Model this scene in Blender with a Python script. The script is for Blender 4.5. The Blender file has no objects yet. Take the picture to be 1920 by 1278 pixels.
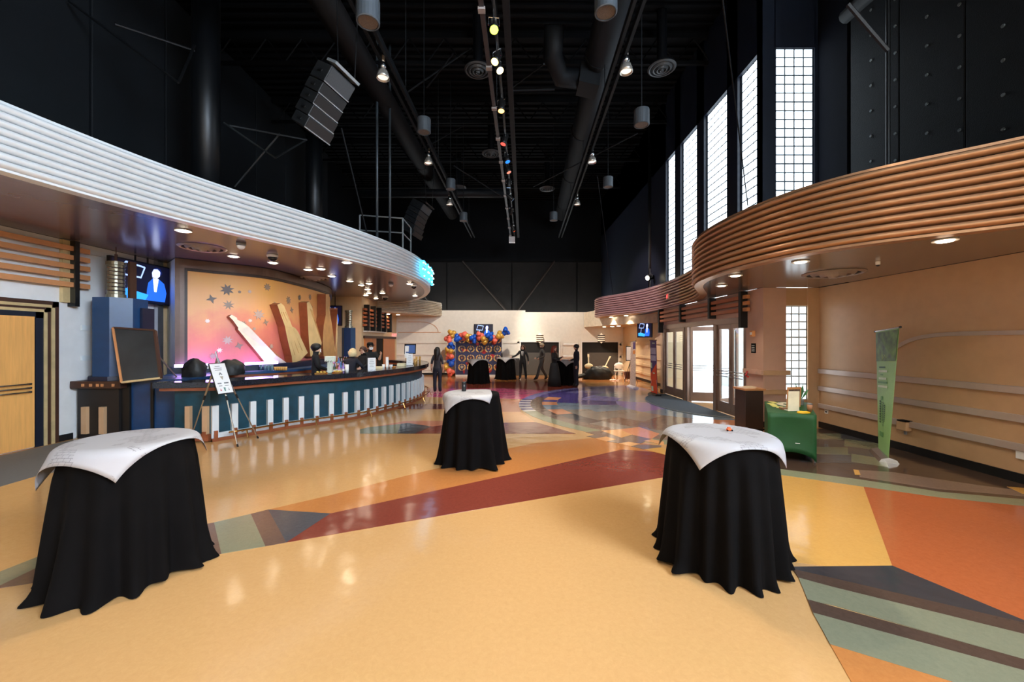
import bpy, math, random
from mathutils import Vector, Matrix
from mathutils.geometry import tessellate_polygon
C = bpy.context.scene.collection
S = bpy.context.scene
R = random.Random(7)
PI = math.pi
# ---------------------------------------------------------------- camera, world, exposure
FPX, H, CX, CY = 747.0, 1.88, 960.0, 640.0
cam = bpy.data.objects.new('camera', bpy.data.cameras.new('camera'))
C.objects.link(cam)
cam.location = (0, 0, H); cam.rotation_euler = (PI / 2, 0, 0)
cam.data.sensor_width = 36; cam.data.lens = 36 * FPX / 1920
cam.data.shift_y = 1.0 / 1920
cam.data.clip_start = .05; cam.data.clip_end = 200
S.camera = cam
S.view_settings.view_transform = 'Standard'; S.view_settings.look = 'None'
S.view_settings.gamma = 1; S.view_settings.use_curve_mapping = False
EXPO = 1.0
S.view_settings.exposure = EXPO
cy = S.cycles
cy.use_denoising = True
cy.max_bounces = 7; cy.diffuse_bounces = 4; cy.glossy_bounces = 4; cy.transmission_bounces = 4
cy.caustics_reflective = False; cy.caustics_refractive = False
cy.sample_clamp_indirect = 6; cy.sample_clamp_direct = 0
w = bpy.data.worlds.new('daylight'); S.world = w; w.use_nodes = True
w.node_tree.nodes['Background'].inputs[0].default_value = (.86, .94, 1, 1)
w.node_tree.nodes['Background'].inputs[1].default_value = 2.6
E_WINDOW = 2.0       # daylight through the glass blocks
E_SIDE_ADDED = 28.0      # unseen panes added on the right to light the left wall
E_BACK_FILL = .6        # fill from glowing panes added behind the viewer
P_TRACK = 330.0      # watts per theatre spot
P_DOWN = 26.0        # watts per recessed downlight

# ---------------------------------------------------------------- materials
def lin(c):
    return tuple(((v / 255) / 12.92 if v / 255 <= .04045 else ((v / 255 + .055) / 1.055) ** 2.4) for v in c) + (1,)
MATS = {}
def mat(name, col, rough=.5, metal=0, var=.12, scale=6, bump=0, bscale=60, emit=0, spec=.5, coat=0, alpha=1, stretch=None, trans=0):
    if name in MATS: return MATS[name]
    m = bpy.data.materials.new(name); m.use_nodes = True
    nt = m.node_tree; b = nt.nodes['Principled BSDF']; L = nt.links.new
    c = lin(col)
    tc = nt.nodes.new('ShaderNodeTexCoord')
    src = tc.outputs['Object']
    if stretch:
        mp = nt.nodes.new('ShaderNodeMapping'); mp.inputs['Scale'].default_value = stretch
        L(src, mp.inputs[0]); src = mp.outputs[0]
    if var:
        n = nt.nodes.new('ShaderNodeTexNoise'); n.inputs['Scale'].default_value = scale; n.inputs['Detail'].default_value = 6
        L(src, n.inputs['Vector'])
        r = nt.nodes.new('ShaderNodeValToRGB')
        r.color_ramp.elements[0].position = .3; r.color_ramp.elements[1].position = .7
        r.color_ramp.elements[0].color = tuple(max(0, v * (1 - var)) for v in c[:3]) + (1,)
        r.color_ramp.elements[1].color = tuple(min(1, v * (1 + var)) for v in c[:3]) + (1,)
        L(n.outputs[0], r.inputs[0]); L(r.outputs[0], b.inputs['Base Color'])
    else:
        b.inputs['Base Color'].default_value = c
    b.inputs['Roughness'].default_value = rough; b.inputs['Metallic'].default_value = metal
    b.inputs['Specular IOR Level'].default_value = spec
    if coat: b.inputs['Coat Weight'].default_value = coat; b.inputs['Coat Roughness'].default_value = .05
    if trans: b.inputs['Transmission Weight'].default_value = trans; b.inputs['IOR'].default_value = 1.45
    if emit:
        b.inputs['Emission Color'].default_value = c; b.inputs['Emission Strength'].default_value = emit
    if bump:
        n2 = nt.nodes.new('ShaderNodeTexNoise'); n2.inputs['Scale'].default_value = bscale; n2.inputs['Detail'].default_value = 3
        L(src, n2.inputs['Vector'])
        bp = nt.nodes.new('ShaderNodeBump'); bp.inputs['Strength'].default_value = bump; bp.inputs['Distance'].default_value = .02
        L(n2.outputs[0], bp.inputs['Height']); L(bp.outputs[0], b.inputs['Normal'])
    MATS[name] = m
    return m

def floor_mat(name, col, col2=None, rough=.13):
    """polished marbled linoleum"""
    if name in MATS: return MATS[name]
    m = mat(name, col, rough, var=0, spec=.5)
    nt = m.node_tree; b = nt.nodes['Principled BSDF']; L = nt.links.new
    g = nt.nodes.new('ShaderNodeNewGeometry')
    n = nt.nodes.new('ShaderNodeTexNoise'); n.inputs['Scale'].default_value = 26; n.inputs['Detail'].default_value = 9; n.inputs['Roughness'].default_value = .8
    n.inputs['Distortion'].default_value = .6
    L(g.outputs['Position'], n.inputs['Vector'])
    r = nt.nodes.new('ShaderNodeValToRGB')
    c = lin(col); d = tuple(.5 * (p_ + q_) for p_, q_ in zip(c, lin(col2))) if col2 else tuple(v * .62 for v in c[:3]) + (1,)
    r.color_ramp.elements[0].position = .28; r.color_ramp.elements[1].position = .66
    r.color_ramp.elements[0].color = d; r.color_ramp.elements[1].color = c
    L(n.outputs[0], r.inputs[0]); L(r.outputs[0], b.inputs['Base Color'])
    n2 = nt.nodes.new('ShaderNodeTexNoise'); n2.inputs['Scale'].default_value = 3.2; n2.inputs['Detail'].default_value = 2
    L(g.outputs['Position'], n2.inputs['Vector'])
    bp = nt.nodes.new('ShaderNodeBump'); bp.inputs['Strength'].default_value = .09; bp.inputs['Distance'].default_value = .05
    L(n2.outputs[0], bp.inputs['Height']); L(bp.outputs[0], b.inputs['Normal'])
    return m

def emis(name, col, k):
    if name in MATS: return MATS[name]
    m = bpy.data.materials.new(name); m.use_nodes = True
    nt = m.node_tree; b = nt.nodes['Principled BSDF']
    b.inputs['Base Color'].default_value = lin(col); b.inputs['Emission Color'].default_value = lin(col); b.inputs['Emission Strength'].default_value = k
    b.inputs['Roughness'].default_value = .3
    MATS[name] = m; return m

BLACK = mat('black paint', (6, 7, 10), .6, var=.2, spec=.15)
BLACKMET = mat('black metal', (15, 16, 18), .45, .1)
DARKWALL = mat('dark padded wall', (8, 12, 16), .7, var=.2, scale=2, bump=.25, bscale=90, spec=.3)
DARKBLUE = mat('dark navy steel', (16, 24, 40), .5, var=.15)
WHITEWALL = mat('white wall paint', (226, 226, 224), .55, var=.03)
CREAM = mat('cream wall paint', (226, 220, 210), .55, var=.04)
TAN = mat('tan wall paint', (200, 162, 124), .38, var=.04)
TANFAR = mat('warm beige paint', (222, 196, 156), .5, var=.04)
SILVER = mat('silver corrugated metal', (232, 234, 234), .36, .35, var=.03)
SILVER_WARM = mat('warm lit corrugated metal', (196, 150, 112), .3, .6, var=.03)  # silver ribs with the warm light put into their colour
SILVER_MAUVE = mat('mauve lit corrugated metal', (206, 172, 172), .36, .5, var=.03)  # same rib metal, purplish light put into its colour
SOFFIT_L = mat('satin taupe soffit', (112, 98, 106), .2, 0, var=.03, spec=.7)  # taupe shifted towards the purple cast of the bar lights
SOFFIT_R = mat('satin taupe soffit right', (122, 108, 100), .17, 0, var=.03, spec=.7)
SLAT = mat('copper slat paint', (212, 150, 100), .4, .2, var=.06)
SLATR = mat('bronze slat paint', (178, 104, 66), .4, .3, var=.06)
CHROME = mat('brushed steel', (190, 192, 195), .25, 1, var=.05)
BRASS = mat('brass', (190, 140, 80), .25, 1, var=.05)
OAK = mat('honey wood veneer', (232, 170, 96), .35, 0, var=.1, scale=3, stretch=(8, 8, .6))
CLOTH = mat('black polyester cloth', (10, 8, 8), .9, 0, var=.2, bump=.1, bscale=250, spec=.1)
TEAL = mat('teal bar front', (6, 60, 76), .4, var=.3, scale=5)
BARTOP = mat('dark granite', (34, 36, 44), .12, var=.5, scale=60)
BARWOOD = mat('copper bar edge', (150, 84, 52), .35, .2, var=.15, scale=5)
PILW = mat('white pilaster paint', (218, 224, 226), .45, var=.03)
BLUE = mat('steel blue lacquer', (24, 62, 104), .35, var=.1)
NAVY = mat('navy lacquer', (18, 26, 50), .4, var=.1)
BASEB = mat('black rubber base', (16, 16, 18), .5)
GOLDTRIM = mat('pale gold trim', (214, 190, 140), .4, .3)
BROWNTRIM = mat('brown trim', (66, 40, 28), .5)
WHITE = mat('white plastic', (240, 240, 238), .4, var=.02)
GREY = mat('grey plastic', (120, 122, 124), .5)
LAMPGLOW = emis('downlight glow', (255, 240, 214), 14)

# ---------------------------------------------------------------- mesh builder
ORG = {}
class MB:
    def __init__(s): s.v = []; s.f = []; s.mi = []
    def add(s, vs, fs, m=0):
        o = len(s.v); s.v += [tuple(v) for v in vs]; s.f += [tuple(i + o for i in f) for f in fs]; s.mi += [m] * len(fs); return s
    def box(s, x0, x1, y0, y1, z0, z1, m=0):
        vs = [(x, y, z) for z in (z0, z1) for y in (y0, y1) for x in (x0, x1)]
        return s.add(vs, [(0, 2, 3, 1), (4, 5, 7, 6), (0, 1, 5, 4), (2, 6, 7, 3), (0, 4, 6, 2), (1, 3, 7, 5)], m)
    def obox(s, c, ax, ay, az, m=0):
        c, ax, ay, az = map(Vector, (c, ax, ay, az))
        if ax.cross(ay).dot(az) < 0: ay = -ay
        vs = [c + ax * x + ay * y + az * z for z in (-.5, .5) for y in (-.5, .5) for x in (-.5, .5)]
        return s.add(vs, [(0, 2, 3, 1), (4, 5, 7, 6), (0, 1, 5, 4), (2, 6, 7, 3), (0, 4, 6, 2), (1, 3, 7, 5)], m)
    def prism(s, poly, off, m=0, side=None):
        """polygon of 3-D points extruded by vector (or per-point offsets)"""
        n = len(poly); P3 = [Vector(p) for p in poly]
        offs = [Vector(o) for o in off] if isinstance(off, list) else [Vector(off)] * n
        tri = tessellate_polygon([P3])
        vs = P3 + [p + o for p, o in zip(P3, offs)]
        fs = [tuple(t) for t in tri] + [tuple(i + n for i in reversed(t)) for t in tri]
        s.add(vs, fs, m)
        o = len(s.v) - 2 * n; q = [(i + o, (i + 1) % n + o, (i + 1) % n + n + o, i + n + o) for i in range(n)]
        s.f += q; s.mi += [m if side is None else side] * n; return s
    def tube(s, pts, r, n=8, m=0, cap=True):
        pts = [Vector(p) for p in pts]; rs = r if isinstance(r, (list, tuple)) else [r] * len(pts)
        vs = []; up = None
        for i, p in enumerate(pts):
            d = (pts[min(i + 1, len(pts) - 1)] - pts[max(i - 1, 0)]).normalized()
            a = d.cross(Vector((0, 0, 1)))
            if a.length < .05: a = d.cross(Vector((0, 1, 0)))
            a.normalize(); b = d.cross(a)
            vs += [p + (a * math.cos(2 * PI * k / n) + b * math.sin(2 * PI * k / n)) * rs[i] for k in range(n)]
        fs = [(i * n + k, i * n + (k + 1) % n, (i + 1) * n + (k + 1) % n, (i + 1) * n + k) for i in range(len(pts) - 1) for k in range(n)]
        if cap: fs += [tuple(range(n))[::-1], tuple(range((len(pts) - 1) * n, len(pts) * n))]
        return s.add(vs, fs, m)
    def lathe(s, prof, n=20, c=(0, 0, 0), m=0, M=None):
        vs = []
        for r, z in prof:
            for k in range(n):
                v = Vector((r * math.cos(2 * PI * k / n), r * math.sin(2 * PI * k / n), z))
                if M is not None: v = M @ v
                vs.append(v + Vector(c))
        fs = [(i * n + k, i * n + (k + 1) % n, (i + 1) * n + (k + 1) % n, (i + 1) * n + k) for i in range(len(prof) - 1) for k in range(n)]
        if prof[0][0] > 1e-4: fs.append(tuple(range(n))[::-1])
        if prof[-1][0] > 1e-4: fs.append(tuple(range((len(prof) - 1) * n, len(prof) * n)))
        return s.add(vs, fs, m)
    def ball(s, c, r, n=10, m=0, sq=(1, 1, 1)):
        prof = [(max(1e-5, math.sin(PI * i / n)) , -math.cos(PI * i / n)) for i in range(n + 1)]
        M = Matrix.Diagonal((r * sq[0], r * sq[1], r * sq[2]))
        return s.lathe(prof, n + 4, c, m, M)
    def grid(s, rows, closed=False, m=0):
        nr, nc = len(rows), len(rows[0]); vs = [p for r in rows for p in r]
        fs = [(i * nc + k, i * nc + (k + 1) % nc, (i + 1) * nc + (k + 1) % nc, (i + 1) * nc + k) for i in range(nr - 1) for k in range(nc if closed else nc - 1)]
        return s.add(vs, fs, m)
    def build(s, name, mats, parent=None, smooth=False, bevel=0, own=False, thick=0, sub=0, angle=None):
        if not isinstance(mats, (list, tuple)): mats = [mats]
        if parent is not None: o = ORG[parent.name]
        else:
            xs, ys, zs = zip(*s.v); o = Vector(((min(xs) + max(xs)) / 2, (min(ys) + max(ys)) / 2, min(zs)))
        me = bpy.data.meshes.new(name)
        me.from_pydata([tuple(Vector(v) - o) for v in s.v], [], s.f)
        for m in mats: me.materials.append(m)
        if len(mats) > 1:
            for p, k in zip(me.polygons, s.mi): p.material_index = k
        if smooth:
            for p in me.polygons: p.use_smooth = True
        me.update()
        ob = bpy.data.objects.new(name, me); C.objects.link(ob)
        if parent is not None: ob.parent = parent
        else: ob.location = o
        ORG[ob.name] = o
        if thick:
            md = ob.modifiers.new('solid', 'SOLIDIFY'); md.thickness = thick; md.offset = 0
        if bevel:
            md = ob.modifiers.new('bevel', 'BEVEL'); md.width = bevel; md.segments = 2; md.limit_method = 'ANGLE'
        if sub:
            md = ob.modifiers.new('sub', 'SUBSURF'); md.levels = sub; md.render_levels = sub
        return ob

def thing(name, label, cat, loc=(0, 0, 0), group=None):
    o = bpy.data.objects.new(name, None); C.objects.link(o); o.location = loc
    o.empty_display_size = .1
    ORG[o.name] = Vector(loc)
    return tag(o, label, cat, group)
def tag(o, label, cat, group=None):
    o['label'] = label; o['category'] = cat
    if group: o['group'] = group
    return o
def struct(o): o['kind'] = 'structure'; return o
def copy_tree(o, parent=None):
    c = o.copy(); C.objects.link(c); ORG[c.name] = ORG.get(o.name, Vector())
    if parent is not None: c.parent = parent
    for ch in list(o.children): copy_tree(ch, c)
    return c
def piece(b, name, mats, parent, loc, **kw):
    """one small piece: mesh built around the origin, placed at world loc"""
    ORG['__p'] = Vector()
    o = b.build(name, mats, None, **kw)
    off = o.location.copy()
    o.data.transform(Matrix.Translation(off)); o.parent = parent
    o.location = Vector(loc) - ORG[parent.name]; ORG[o.name] = Vector(loc); return o
def share(src, name, loc, parent):
    """a copy of one mesh piece placed at world loc under parent"""
    c = src.copy(); C.objects.link(c); c.parent = parent; c.location = Vector(loc) - ORG[parent.name]; ORG[c.name] = Vector(loc)
    return c
def px(x, y, Y): return Vector(((x - CX) / FPX * Y, Y, H - (y - CY) / FPX * Y))
def gz(x, y, z=0.0):
    Y = FPX * (H - z) / (y - CY); return Vector(((x - CX) / FPX * Y, Y, z))
def onX(x, y, X):
    Y = FPX * X / (x - CX); return Vector((X, Y, H - (y - CY) / FPX * Y))
def spline(pts, n=8):
    out = []; P = [Vector(p) for p in pts]
    for i in range(len(P) - 1):
        p0, p1, p2, p3 = P[max(i - 1, 0)], P[i], P[i + 1], P[min(i + 2, len(P) - 1)]
        for k in range(n):
            t = k / n
            out.append(.5 * ((2 * p1) + (p2 - p0) * t + (2 * p0 - 5 * p1 + 4 * p2 - p3) * t * t + (3 * p1 - p0 - 3 * p2 + p3) * t ** 3))
    out.append(P[-1]); return out
def even(path, n, passes=6):
    L = arclen(path); P = [at_len(path, L[-1] * i / n, L)[0] for i in range(n + 1)]
    for _ in range(passes): P = [P[0]] + [(a + b_ * 2 + c) / 4 for a, b_, c in zip(P, P[1:], P[2:])] + [P[-1]]
    return P
ORD = ('leftmost', 'second', 'third', 'fourth', 'fifth', 'sixth', 'seventh', 'eighth', 'ninth', 'tenth', 'eleventh', 'twelfth', 'thirteenth', 'fourteenth', 'fifteenth', 'sixteenth', 'seventeenth')
def nth(k, tail): return ('leftmost ' if k == 0 else ORD[k] + ' from the left, ') + tail
def normals(path, side):
    out = []
    for i in range(len(path)):
        d = path[min(i + 1, len(path) - 1)] - path[max(i - 1, 0)]
        n = Vector((d.y, -d.x)).normalized() * side; out.append(n)
    return out
def arclen(path):
    s = [0]
    for a, b in zip(path, path[1:]): s.append(s[-1] + (b - a).length)
    return s
def at_len(path, s, L):
    for i in range(len(L) - 1):
        if L[i + 1] >= s:
            t = (s - L[i]) / max(1e-9, L[i + 1] - L[i]); return path[i].lerp(path[i + 1], t), (path[i + 1] - path[i]).normalized()
    return path[-1], (path[-1] - path[-2]).normalized()
def sweep(path, side, prof, m=None, b=None, closed=False):
    """prof = list of (outward, z)"""
    b = b or MB(); N = normals(path, side)
    rows = [[(p.x + n.x * o, p.y + n.y * o, z) for p, n in zip(path, N)] for o, z in prof]
    if closed: rows.append(rows[0])
    b.grid(rows); return b
def text(body, size, name, material, parent, loc, rot, depth=.004, label=None, align='CENTER'):
    cu = bpy.data.curves.new(name, 'FONT'); cu.body = body; cu.size = size; cu.extrude = depth; cu.align_x = align; cu.align_y = 'CENTER'
    tmp = bpy.data.objects.new('tmp', cu); C.objects.link(tmp)
    bpy.context.view_layer.update()
    me = bpy.data.meshes.new_from_object(tmp.evaluated_get(bpy.context.evaluated_depsgraph_get()))
    bpy.data.objects.remove(tmp)
    me.materials.clear(); me.materials.append(material)
    ob = bpy.data.objects.new(name, me); C.objects.link(ob); ob.parent = parent
    ob.location = Vector(loc) - ORG[parent.name]; ob.rotation_euler = rot; ORG[ob.name] = Vector(loc)
    return ob
def aim(o, target):
    d = Vector(target) - o.location; o.rotation_euler = d.to_track_quat('-Z', 'Y').to_euler()
def spot(name, loc, target, watts, size=60, col=(1, .86, .66), blend=.6, rad=.06):
    l = bpy.data.lights.new(name, 'SPOT'); l.energy = watts; l.spot_size = math.radians(size); l.spot_blend = blend; l.color = col; l.shadow_soft_size = rad
    o = bpy.data.objects.new(name, l); C.objects.link(o); o.location = loc; aim(o, target); return o

# ================================================================ SETTING
XL, XR, XD, YB, ZC = -8.5, 6.75, 5.5, 22.4, 10.6
BEIGE = floor_mat('beige linoleum', (206, 160, 106), (182, 134, 80))
fl = struct(MB().box(-9.5, 9.0, -7, 25, -.2, 0).build('floor', BEIGE))
FC = dict(maroon=((132, 62, 48), (98, 42, 34)), orange=((192, 126, 70), (162, 96, 46)), redor=((186, 100, 56), (150, 68, 36)),
          slate=((84, 84, 88), (54, 54, 60)), brown=((110, 86, 76), (80, 60, 54)), sage=((132, 132, 108), (104, 106, 86)), black=((62, 60, 62), (42, 42, 46)),
          yellow=((216, 164, 88), (192, 134, 62)), pink=((206, 92, 132), (170, 64, 98)), rose=((196, 128, 98), (164, 94, 70)), peach=((226, 168, 112), (200, 136, 80)),
          purple=((86, 74, 140), (60, 50, 106)), lilac=((134, 128, 184), (104, 98, 156)), bluegrey=((124, 142, 160), (94, 110, 130)), grey=((146, 138, 128), (112, 106, 98)),
          taupe=((134, 112, 100), (102, 82, 72)), carpet=((112, 108, 102), (92, 90, 84)), white=((214, 206, 196), (190, 180, 168)), dbrown=((84, 66, 56), (58, 44, 38)), green=((146, 148, 120), (118, 120, 96)), salmon=((220, 150, 112), (194, 118, 80)))
NIN = [0]
def inlay(col, poly, layer=1, world=False, name='floor_inlay'):
    pts = [Vector((p[0], p[1], 0)) if world else gz(*p) for p in poly]
    NIN[0] += 1; z = .0014 * layer + .000012 * NIN[0]
    b = MB().prism([(p.x, p.y, -.004) for p in pts], (0, 0, z + .004))
    return b.build(name, floor_mat('linoleum ' + col, *FC[col], rough=.9 if col == 'carpet' else .13), fl)
def c2(pts): return [(320 + x / 3.692, 740 + y / 3.692) for x, y in pts]
def c3(pts): return [(760 + x / 3.692, 680 + y / 3.692) for x, y in pts]
def c5(pts): return [(1440 + x / 2.79, 820 + y / 2.79) for x, y in pts]
def c6(pts): return [(940 + x / 6, 690 + y / 6) for x, y in pts]
# left arrow and its bands
inlay('orange', [(504, 955), (619, 962.6), (760, 932), (1004, 879), (1166, 842.5), (1262, 850), (1232, 835), (1182, 827), (1112, 821), (1004, 830), (947, 842), (840, 873), (760, 892), (620, 928)], 1)
inlay('maroon', [(537, 1016.8), (619.3, 962.6), (760, 932), (1004, 879), (1166, 842.5), (1262, 850), (1262, 892), (1231, 896.7), (760, 978)], 2)
inlay('slate', c2([(675, 795), (1105, 822), (800, 1022)]), 3)
inlay('brown', c2([(555, 825), (675, 795), (800, 1022), (655, 1048)]), 3)
inlay('sage', c2([(300, 885), (555, 825), (655, 1048), (350, 1100)]), 3)
inlay('brown', c2([(200, 905), (300, 885), (350, 1100), (190, 1125)]), 3)
a, b_, c_, d_ = gz(374, 985), gz(371.5, 1044.7), gz(414.8, 1038), gz(401, 979.7)
for k, col in enumerate(('sage', 'brown', 'sage', 'brown', 'sage')):
    w0, w1 = (a - d_) * 1.0, (b_ - c_) * 1.0
    q = [a + w0 * (k * 1.9), a + w0 * (k * 1.9 + 1.9), b_ + w1 * (k * 1.9 + 1.9), b_ + w1 * (k * 1.9)]
    inlay(col, [(p.x, p.y) for p in q], 3, True)
# second arrow by the bar
inlay('maroon', [(777.8, 812.6), (809, 799.3), (828, 797), (944, 792), (1004, 791), (1080, 812.7)], 1)
inlay('rose', [(690, 802), (764, 792.8), (809, 799.3), (828, 797), (930, 792), (930, 788), (760, 789)], 1)
inlay('slate', [(764, 792.8), (809, 799.3), (777.8, 812.6), (745, 812.6), (752, 794.5)], 3)
inlay('sage', [(690, 801), (752, 794.5), (745, 812.6), (674.8, 812.6), (674.8, 805)], 3)
inlay('peach', [(930, 772), (977, 772), (1004, 791), (930, 791.5)], 1)
inlay('rose', [(845, 748), (985, 748), (972, 758), (977, 772), (845, 772)], 1)
inlay('maroon', [(700, 766), (762, 757), (845, 757), (845, 767)], 2)
inlay('pink', [(800, 729), (940, 727.5), (1030, 732.5), (980, 748), (800, 744)], 1)
inlay('maroon', [(838, 716), (1090, 716), (1110, 726), (1030, 732.5), (940, 727.5), (800, 729)], 1)
inlay('orange', [(760, 704), (1240, 704), (1260, 716), (760, 716)], 1)
# concentric medallion in front of the entrance doors
MC = Vector((5.45, 11.8))
def ring(r0, r1, a0, a1, col, layer=2):
    n = max(2, int((a1 - a0) / 7)); A = [math.radians(a0 + (a1 - a0) * k / n) for k in range(n + 1)]
    pt = lambda r, t: (MC.x - r * math.cos(t), MC.y + r * math.sin(t))
    inlay(col, [pt(r1, t) for t in A] + [pt(r0, t) for t in reversed(A)], layer, True)
for a0, a1, col in ((14, 88, 'lilac'), (-78, -12, 'green')): ring(4.9, 5.25, a0, a1, col)
k = -12
while k < 13.9:
    ring(4.9, 5.25, k, k + 2.6, 'purple' if round((k + 12) / 2.6) % 2 else 'white'); k += 2.6
for a0, a1, col in ((20, 88, 'purple'), (-20, 20, 'brown'), (-60, -20, 'taupe'), (-88, -60, 'grey')): ring(4.55, 4.9, a0, a1, col)
for i, (a0, a1, col) in enumerate(((40, 88, 'lilac'), (22, 40, 'purple'), (14, 22, 'salmon'), (8, 14, 'purple'), (0, 8, 'salmon'), (-10, 0, 'bluegrey'), (-20, -10, 'salmon'), (-36, -20, 'slate'), (-58, -36, 'grey'), (-88, -58, 'taupe'))): ring(4.1, 4.55, a0, a1, col)
for a0, a1, col in ((50, 88, 'lilac'), (24, 50, 'purple'), (6, 24, 'purple'), (-12, 6, 'bluegrey'), (-34, -12, 'grey'), (-60, -34, 'taupe'), (-88, -60, 'salmon')): ring(3.4, 4.1, a0, a1, col)
for a0, a1, col in ((40, 88, 'bluegrey'), (18, 40, 'lilac'), (0, 18, 'purple'), (-20, 0, 'bluegrey'), (-46, -20, 'grey'), (-70, -46, 'taupe'), (-88, -70, 'salmon')): ring(2.3, 3.4, a0, a1, col)
for a0, a1, col in ((20, 88, 'bluegrey'), (-30, 20, 'lilac'), (-88, -30, 'bluegrey')): ring(.9, 2.3, a0, a1, col, 1)
for poly in ([(950, 722), (1120, 705), (1290, 760), (1470, 752), (1690, 800), (1560, 850), (1430, 830), (1320, 845), (1185, 825), (1290, 805), (1180, 770), (1060, 750)], [(960, 768), (1060, 750), (1180, 770), (1080, 790)], [(1460, 880), (1540, 862), (1800, 870), (1800, 890), (1610, 915)]):
    inlay('taupe', c6(poly), 4)
for col, poly in (('peach', [(1125, 706), (1330, 690), (1470, 750), (1350, 785)]), ('salmon', [(1330, 690), (1550, 665), (1780, 740), (1690, 800), (1470, 750)]), ('peach', [(1060, 792), (1180, 772), (1290, 805), (1185, 825)]),
                  ('peach', [(1320, 848), (1430, 832), (1560, 852), (1460, 880)]), ('peach', [(1600, 822), (1690, 802), (1830, 830), (1830, 860)]), ('yellow', [(1610, 915), (1800, 893), (1900, 950), (1900, 990)])):
    inlay(col, c6(poly), 5)
# right hand side bands
inlay('yellow', c5([(-200, 168), (60, 195), (500, 258), (650, 672), (315, 675), (60, 640), (-200, 560)]), 1)
inlay('redor', c5([(500, 258), (900, 315), (1600, 386), (1600, 1070), (650, 672)]), 2)
inlay('black', c5([(60, 678), (650, 672), (1600, 1066), (1600, 1035), (340, 738), (130, 690)]), 3)
inlay('dbrown', c5([(130, 690), (340, 738), (1600, 1033), (1600, 1094), (345, 785), (160, 735)]), 4)
inlay('sage', c5([(160, 735), (345, 785), (1600, 1094), (1600, 1236), (345, 880), (208, 850)]), 3)
inlay('dbrown', c5([(208, 850), (1600, 1236), (1600, 1292), (235, 918)]), 4)
inlay('sage', c5([(235, 918), (1600, 1292), (1600, 1480), (870, 1250), (325, 1083)]), 3)
inlay('orange', c5([(325, 1083), (870, 1250), (1150, 1335), (850, 1560), (560, 1500)]), 2)
inlay('redor', c5([(860, 1247), (1600, 1480), (1300, 1560), (1000, 1400)]), 1)
inlay('green', c5([(-140, 138), (60, 165), (480, 220), (900, 285), (1600, 348), (1600, 386), (900, 315), (500, 258), (60, 195), (-140, 168)]), 3)
W0 = gz(1530, 800); W1 = gz(1920, 905)
G = [gz(*p) for p in c5([(-140, 138), (60, 165), (480, 220), (900, 285), (1600, 348)])]
inlay('dbrown', [(p.x, p.y) for p in G] + [(6.72, 2.9), (6.72, 8.6), (4.9, 8.6), (4.0, 7.6)], 1, True)
rows = [813, 824.5, 838.6, 852.7, 868]
for i in range(4):
    for j, (xa, xb) in enumerate((((1500, 1576 + i * 6.5), (1577 + i * 6.5, 1660)))):
        col = ('sage', 'slate')[(i + j) % 2]
        d0, d1 = i * 6.0, (i + 1) * 6.0
        inlay(col, [(xa, rows[i] - 2), (xb, rows[i] + (4 if j else 0) + j * 4), (xb + 6, rows[i + 1] + (4 if j else 0) + j * 4), (xa, rows[i + 1] - 2)], 2)
inlay('taupe', c5([(470, 170), (640, 180), (1100, 250), (1600, 310), (1600, 330), (900, 272), (480, 208)]), 2)
inlay('yellow', c5([(446, 168), (474, 172), (484, 196), (454, 195)]), 4)
inlay('yellow', c5([(1250, 258), (1420, 272), (1420, 300), (1330, 295)]), 4)
# grey carpet by the left hand door
cp = [gz(0, 912), gz(65, 893), gz(350, 833)]
inlay('carpet', [(-8.4, 3.0), (-7.0, 3.6), (cp[0].x, cp[0].y), (cp[1].x, cp[1].y), (-6.35, 6.4), (cp[2].x, cp[2].y), (-6.3, 7.5), (-8.4, 7.6)], 1, True, 'carpet_inlay')

# ceiling with its steel deck
m_ceil = mat('black steel deck', (4, 4, 5), .7, var=.2, scale=3, spec=.12)
ce = struct(MB().box(-9, 8, -7, 25, ZC, ZC + .2).build('ceiling', m_ceil))
rib = None
for i in range(64):
    y = 5.5 + i * .3
    if rib is None: rib = piece(MB().box(-8.6, 6.6, -.05, .05, -.06, 0), 'deck_rib', m_ceil, ce, (0, y, ZC))
    else: share(rib, 'deck_rib', (0, y, ZC), ce)
for y in (8.2, 11.2, 14.2, 17.2, 20.2):
    b = MB().box(-8.6, 6.6, y - .05, y + .05, ZC - .22, ZC - .07).box(-8.6, 6.6, y - .04, y + .04, ZC - .95, ZC - .85)
    for k in range(15):
        x = -8.4 + k
        b.tube([(x, y, ZC - .9), (x + .5, y, ZC - .2)], .02, 5).tube([(x + .5, y, ZC - .2), (x + 1, y, ZC - .9)], .02, 5)
    b.build('roof_joist', m_ceil, ce)

# walls
wl = struct(MB().box(XL - .2, XL, -7, 9.6, 0, 3.81).build('wall_left', WHITEWALL))
wlf = struct(MB().box(-8.0, -6.5, 17.2, 22.4, 0, 3.5).box(-8.7, -8.5, 9.6, 17.2, 0, 3.81).box(-8.7, -6.5, 17.2, 22.6, 3.5, 3.82).box(-8.7, -8.0, 17.2, 17.4, 0, 3.5).build('wall_left_far', TANFAR))
wb = struct(MB().box(-6.6, .75, YB, YB + .3, 0, 3.63).box(.75, 7.5, YB, YB + .3, 0, 3.53).build('wall_back', CREAM))
wr = struct(MB().box(XR, XR + .2, -7, 8.75, 0, 3.06).box(6.5, XR + .2, 8.75, 8.95, 0, 3.06).box(6.0, 6.5, 8.77, 8.95, 2.68, 3.06).box(6.0, 6.5, 8.77, 8.95, 0, .6).build('wall_right', TAN))
wp = struct(MB().box(XD, 6.0, 8.72, 9.36, 0, 3.06).build('wall_right_pilaster', mat('mauve beige paint', (206, 168, 148), .45, var=.03)))
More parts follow.
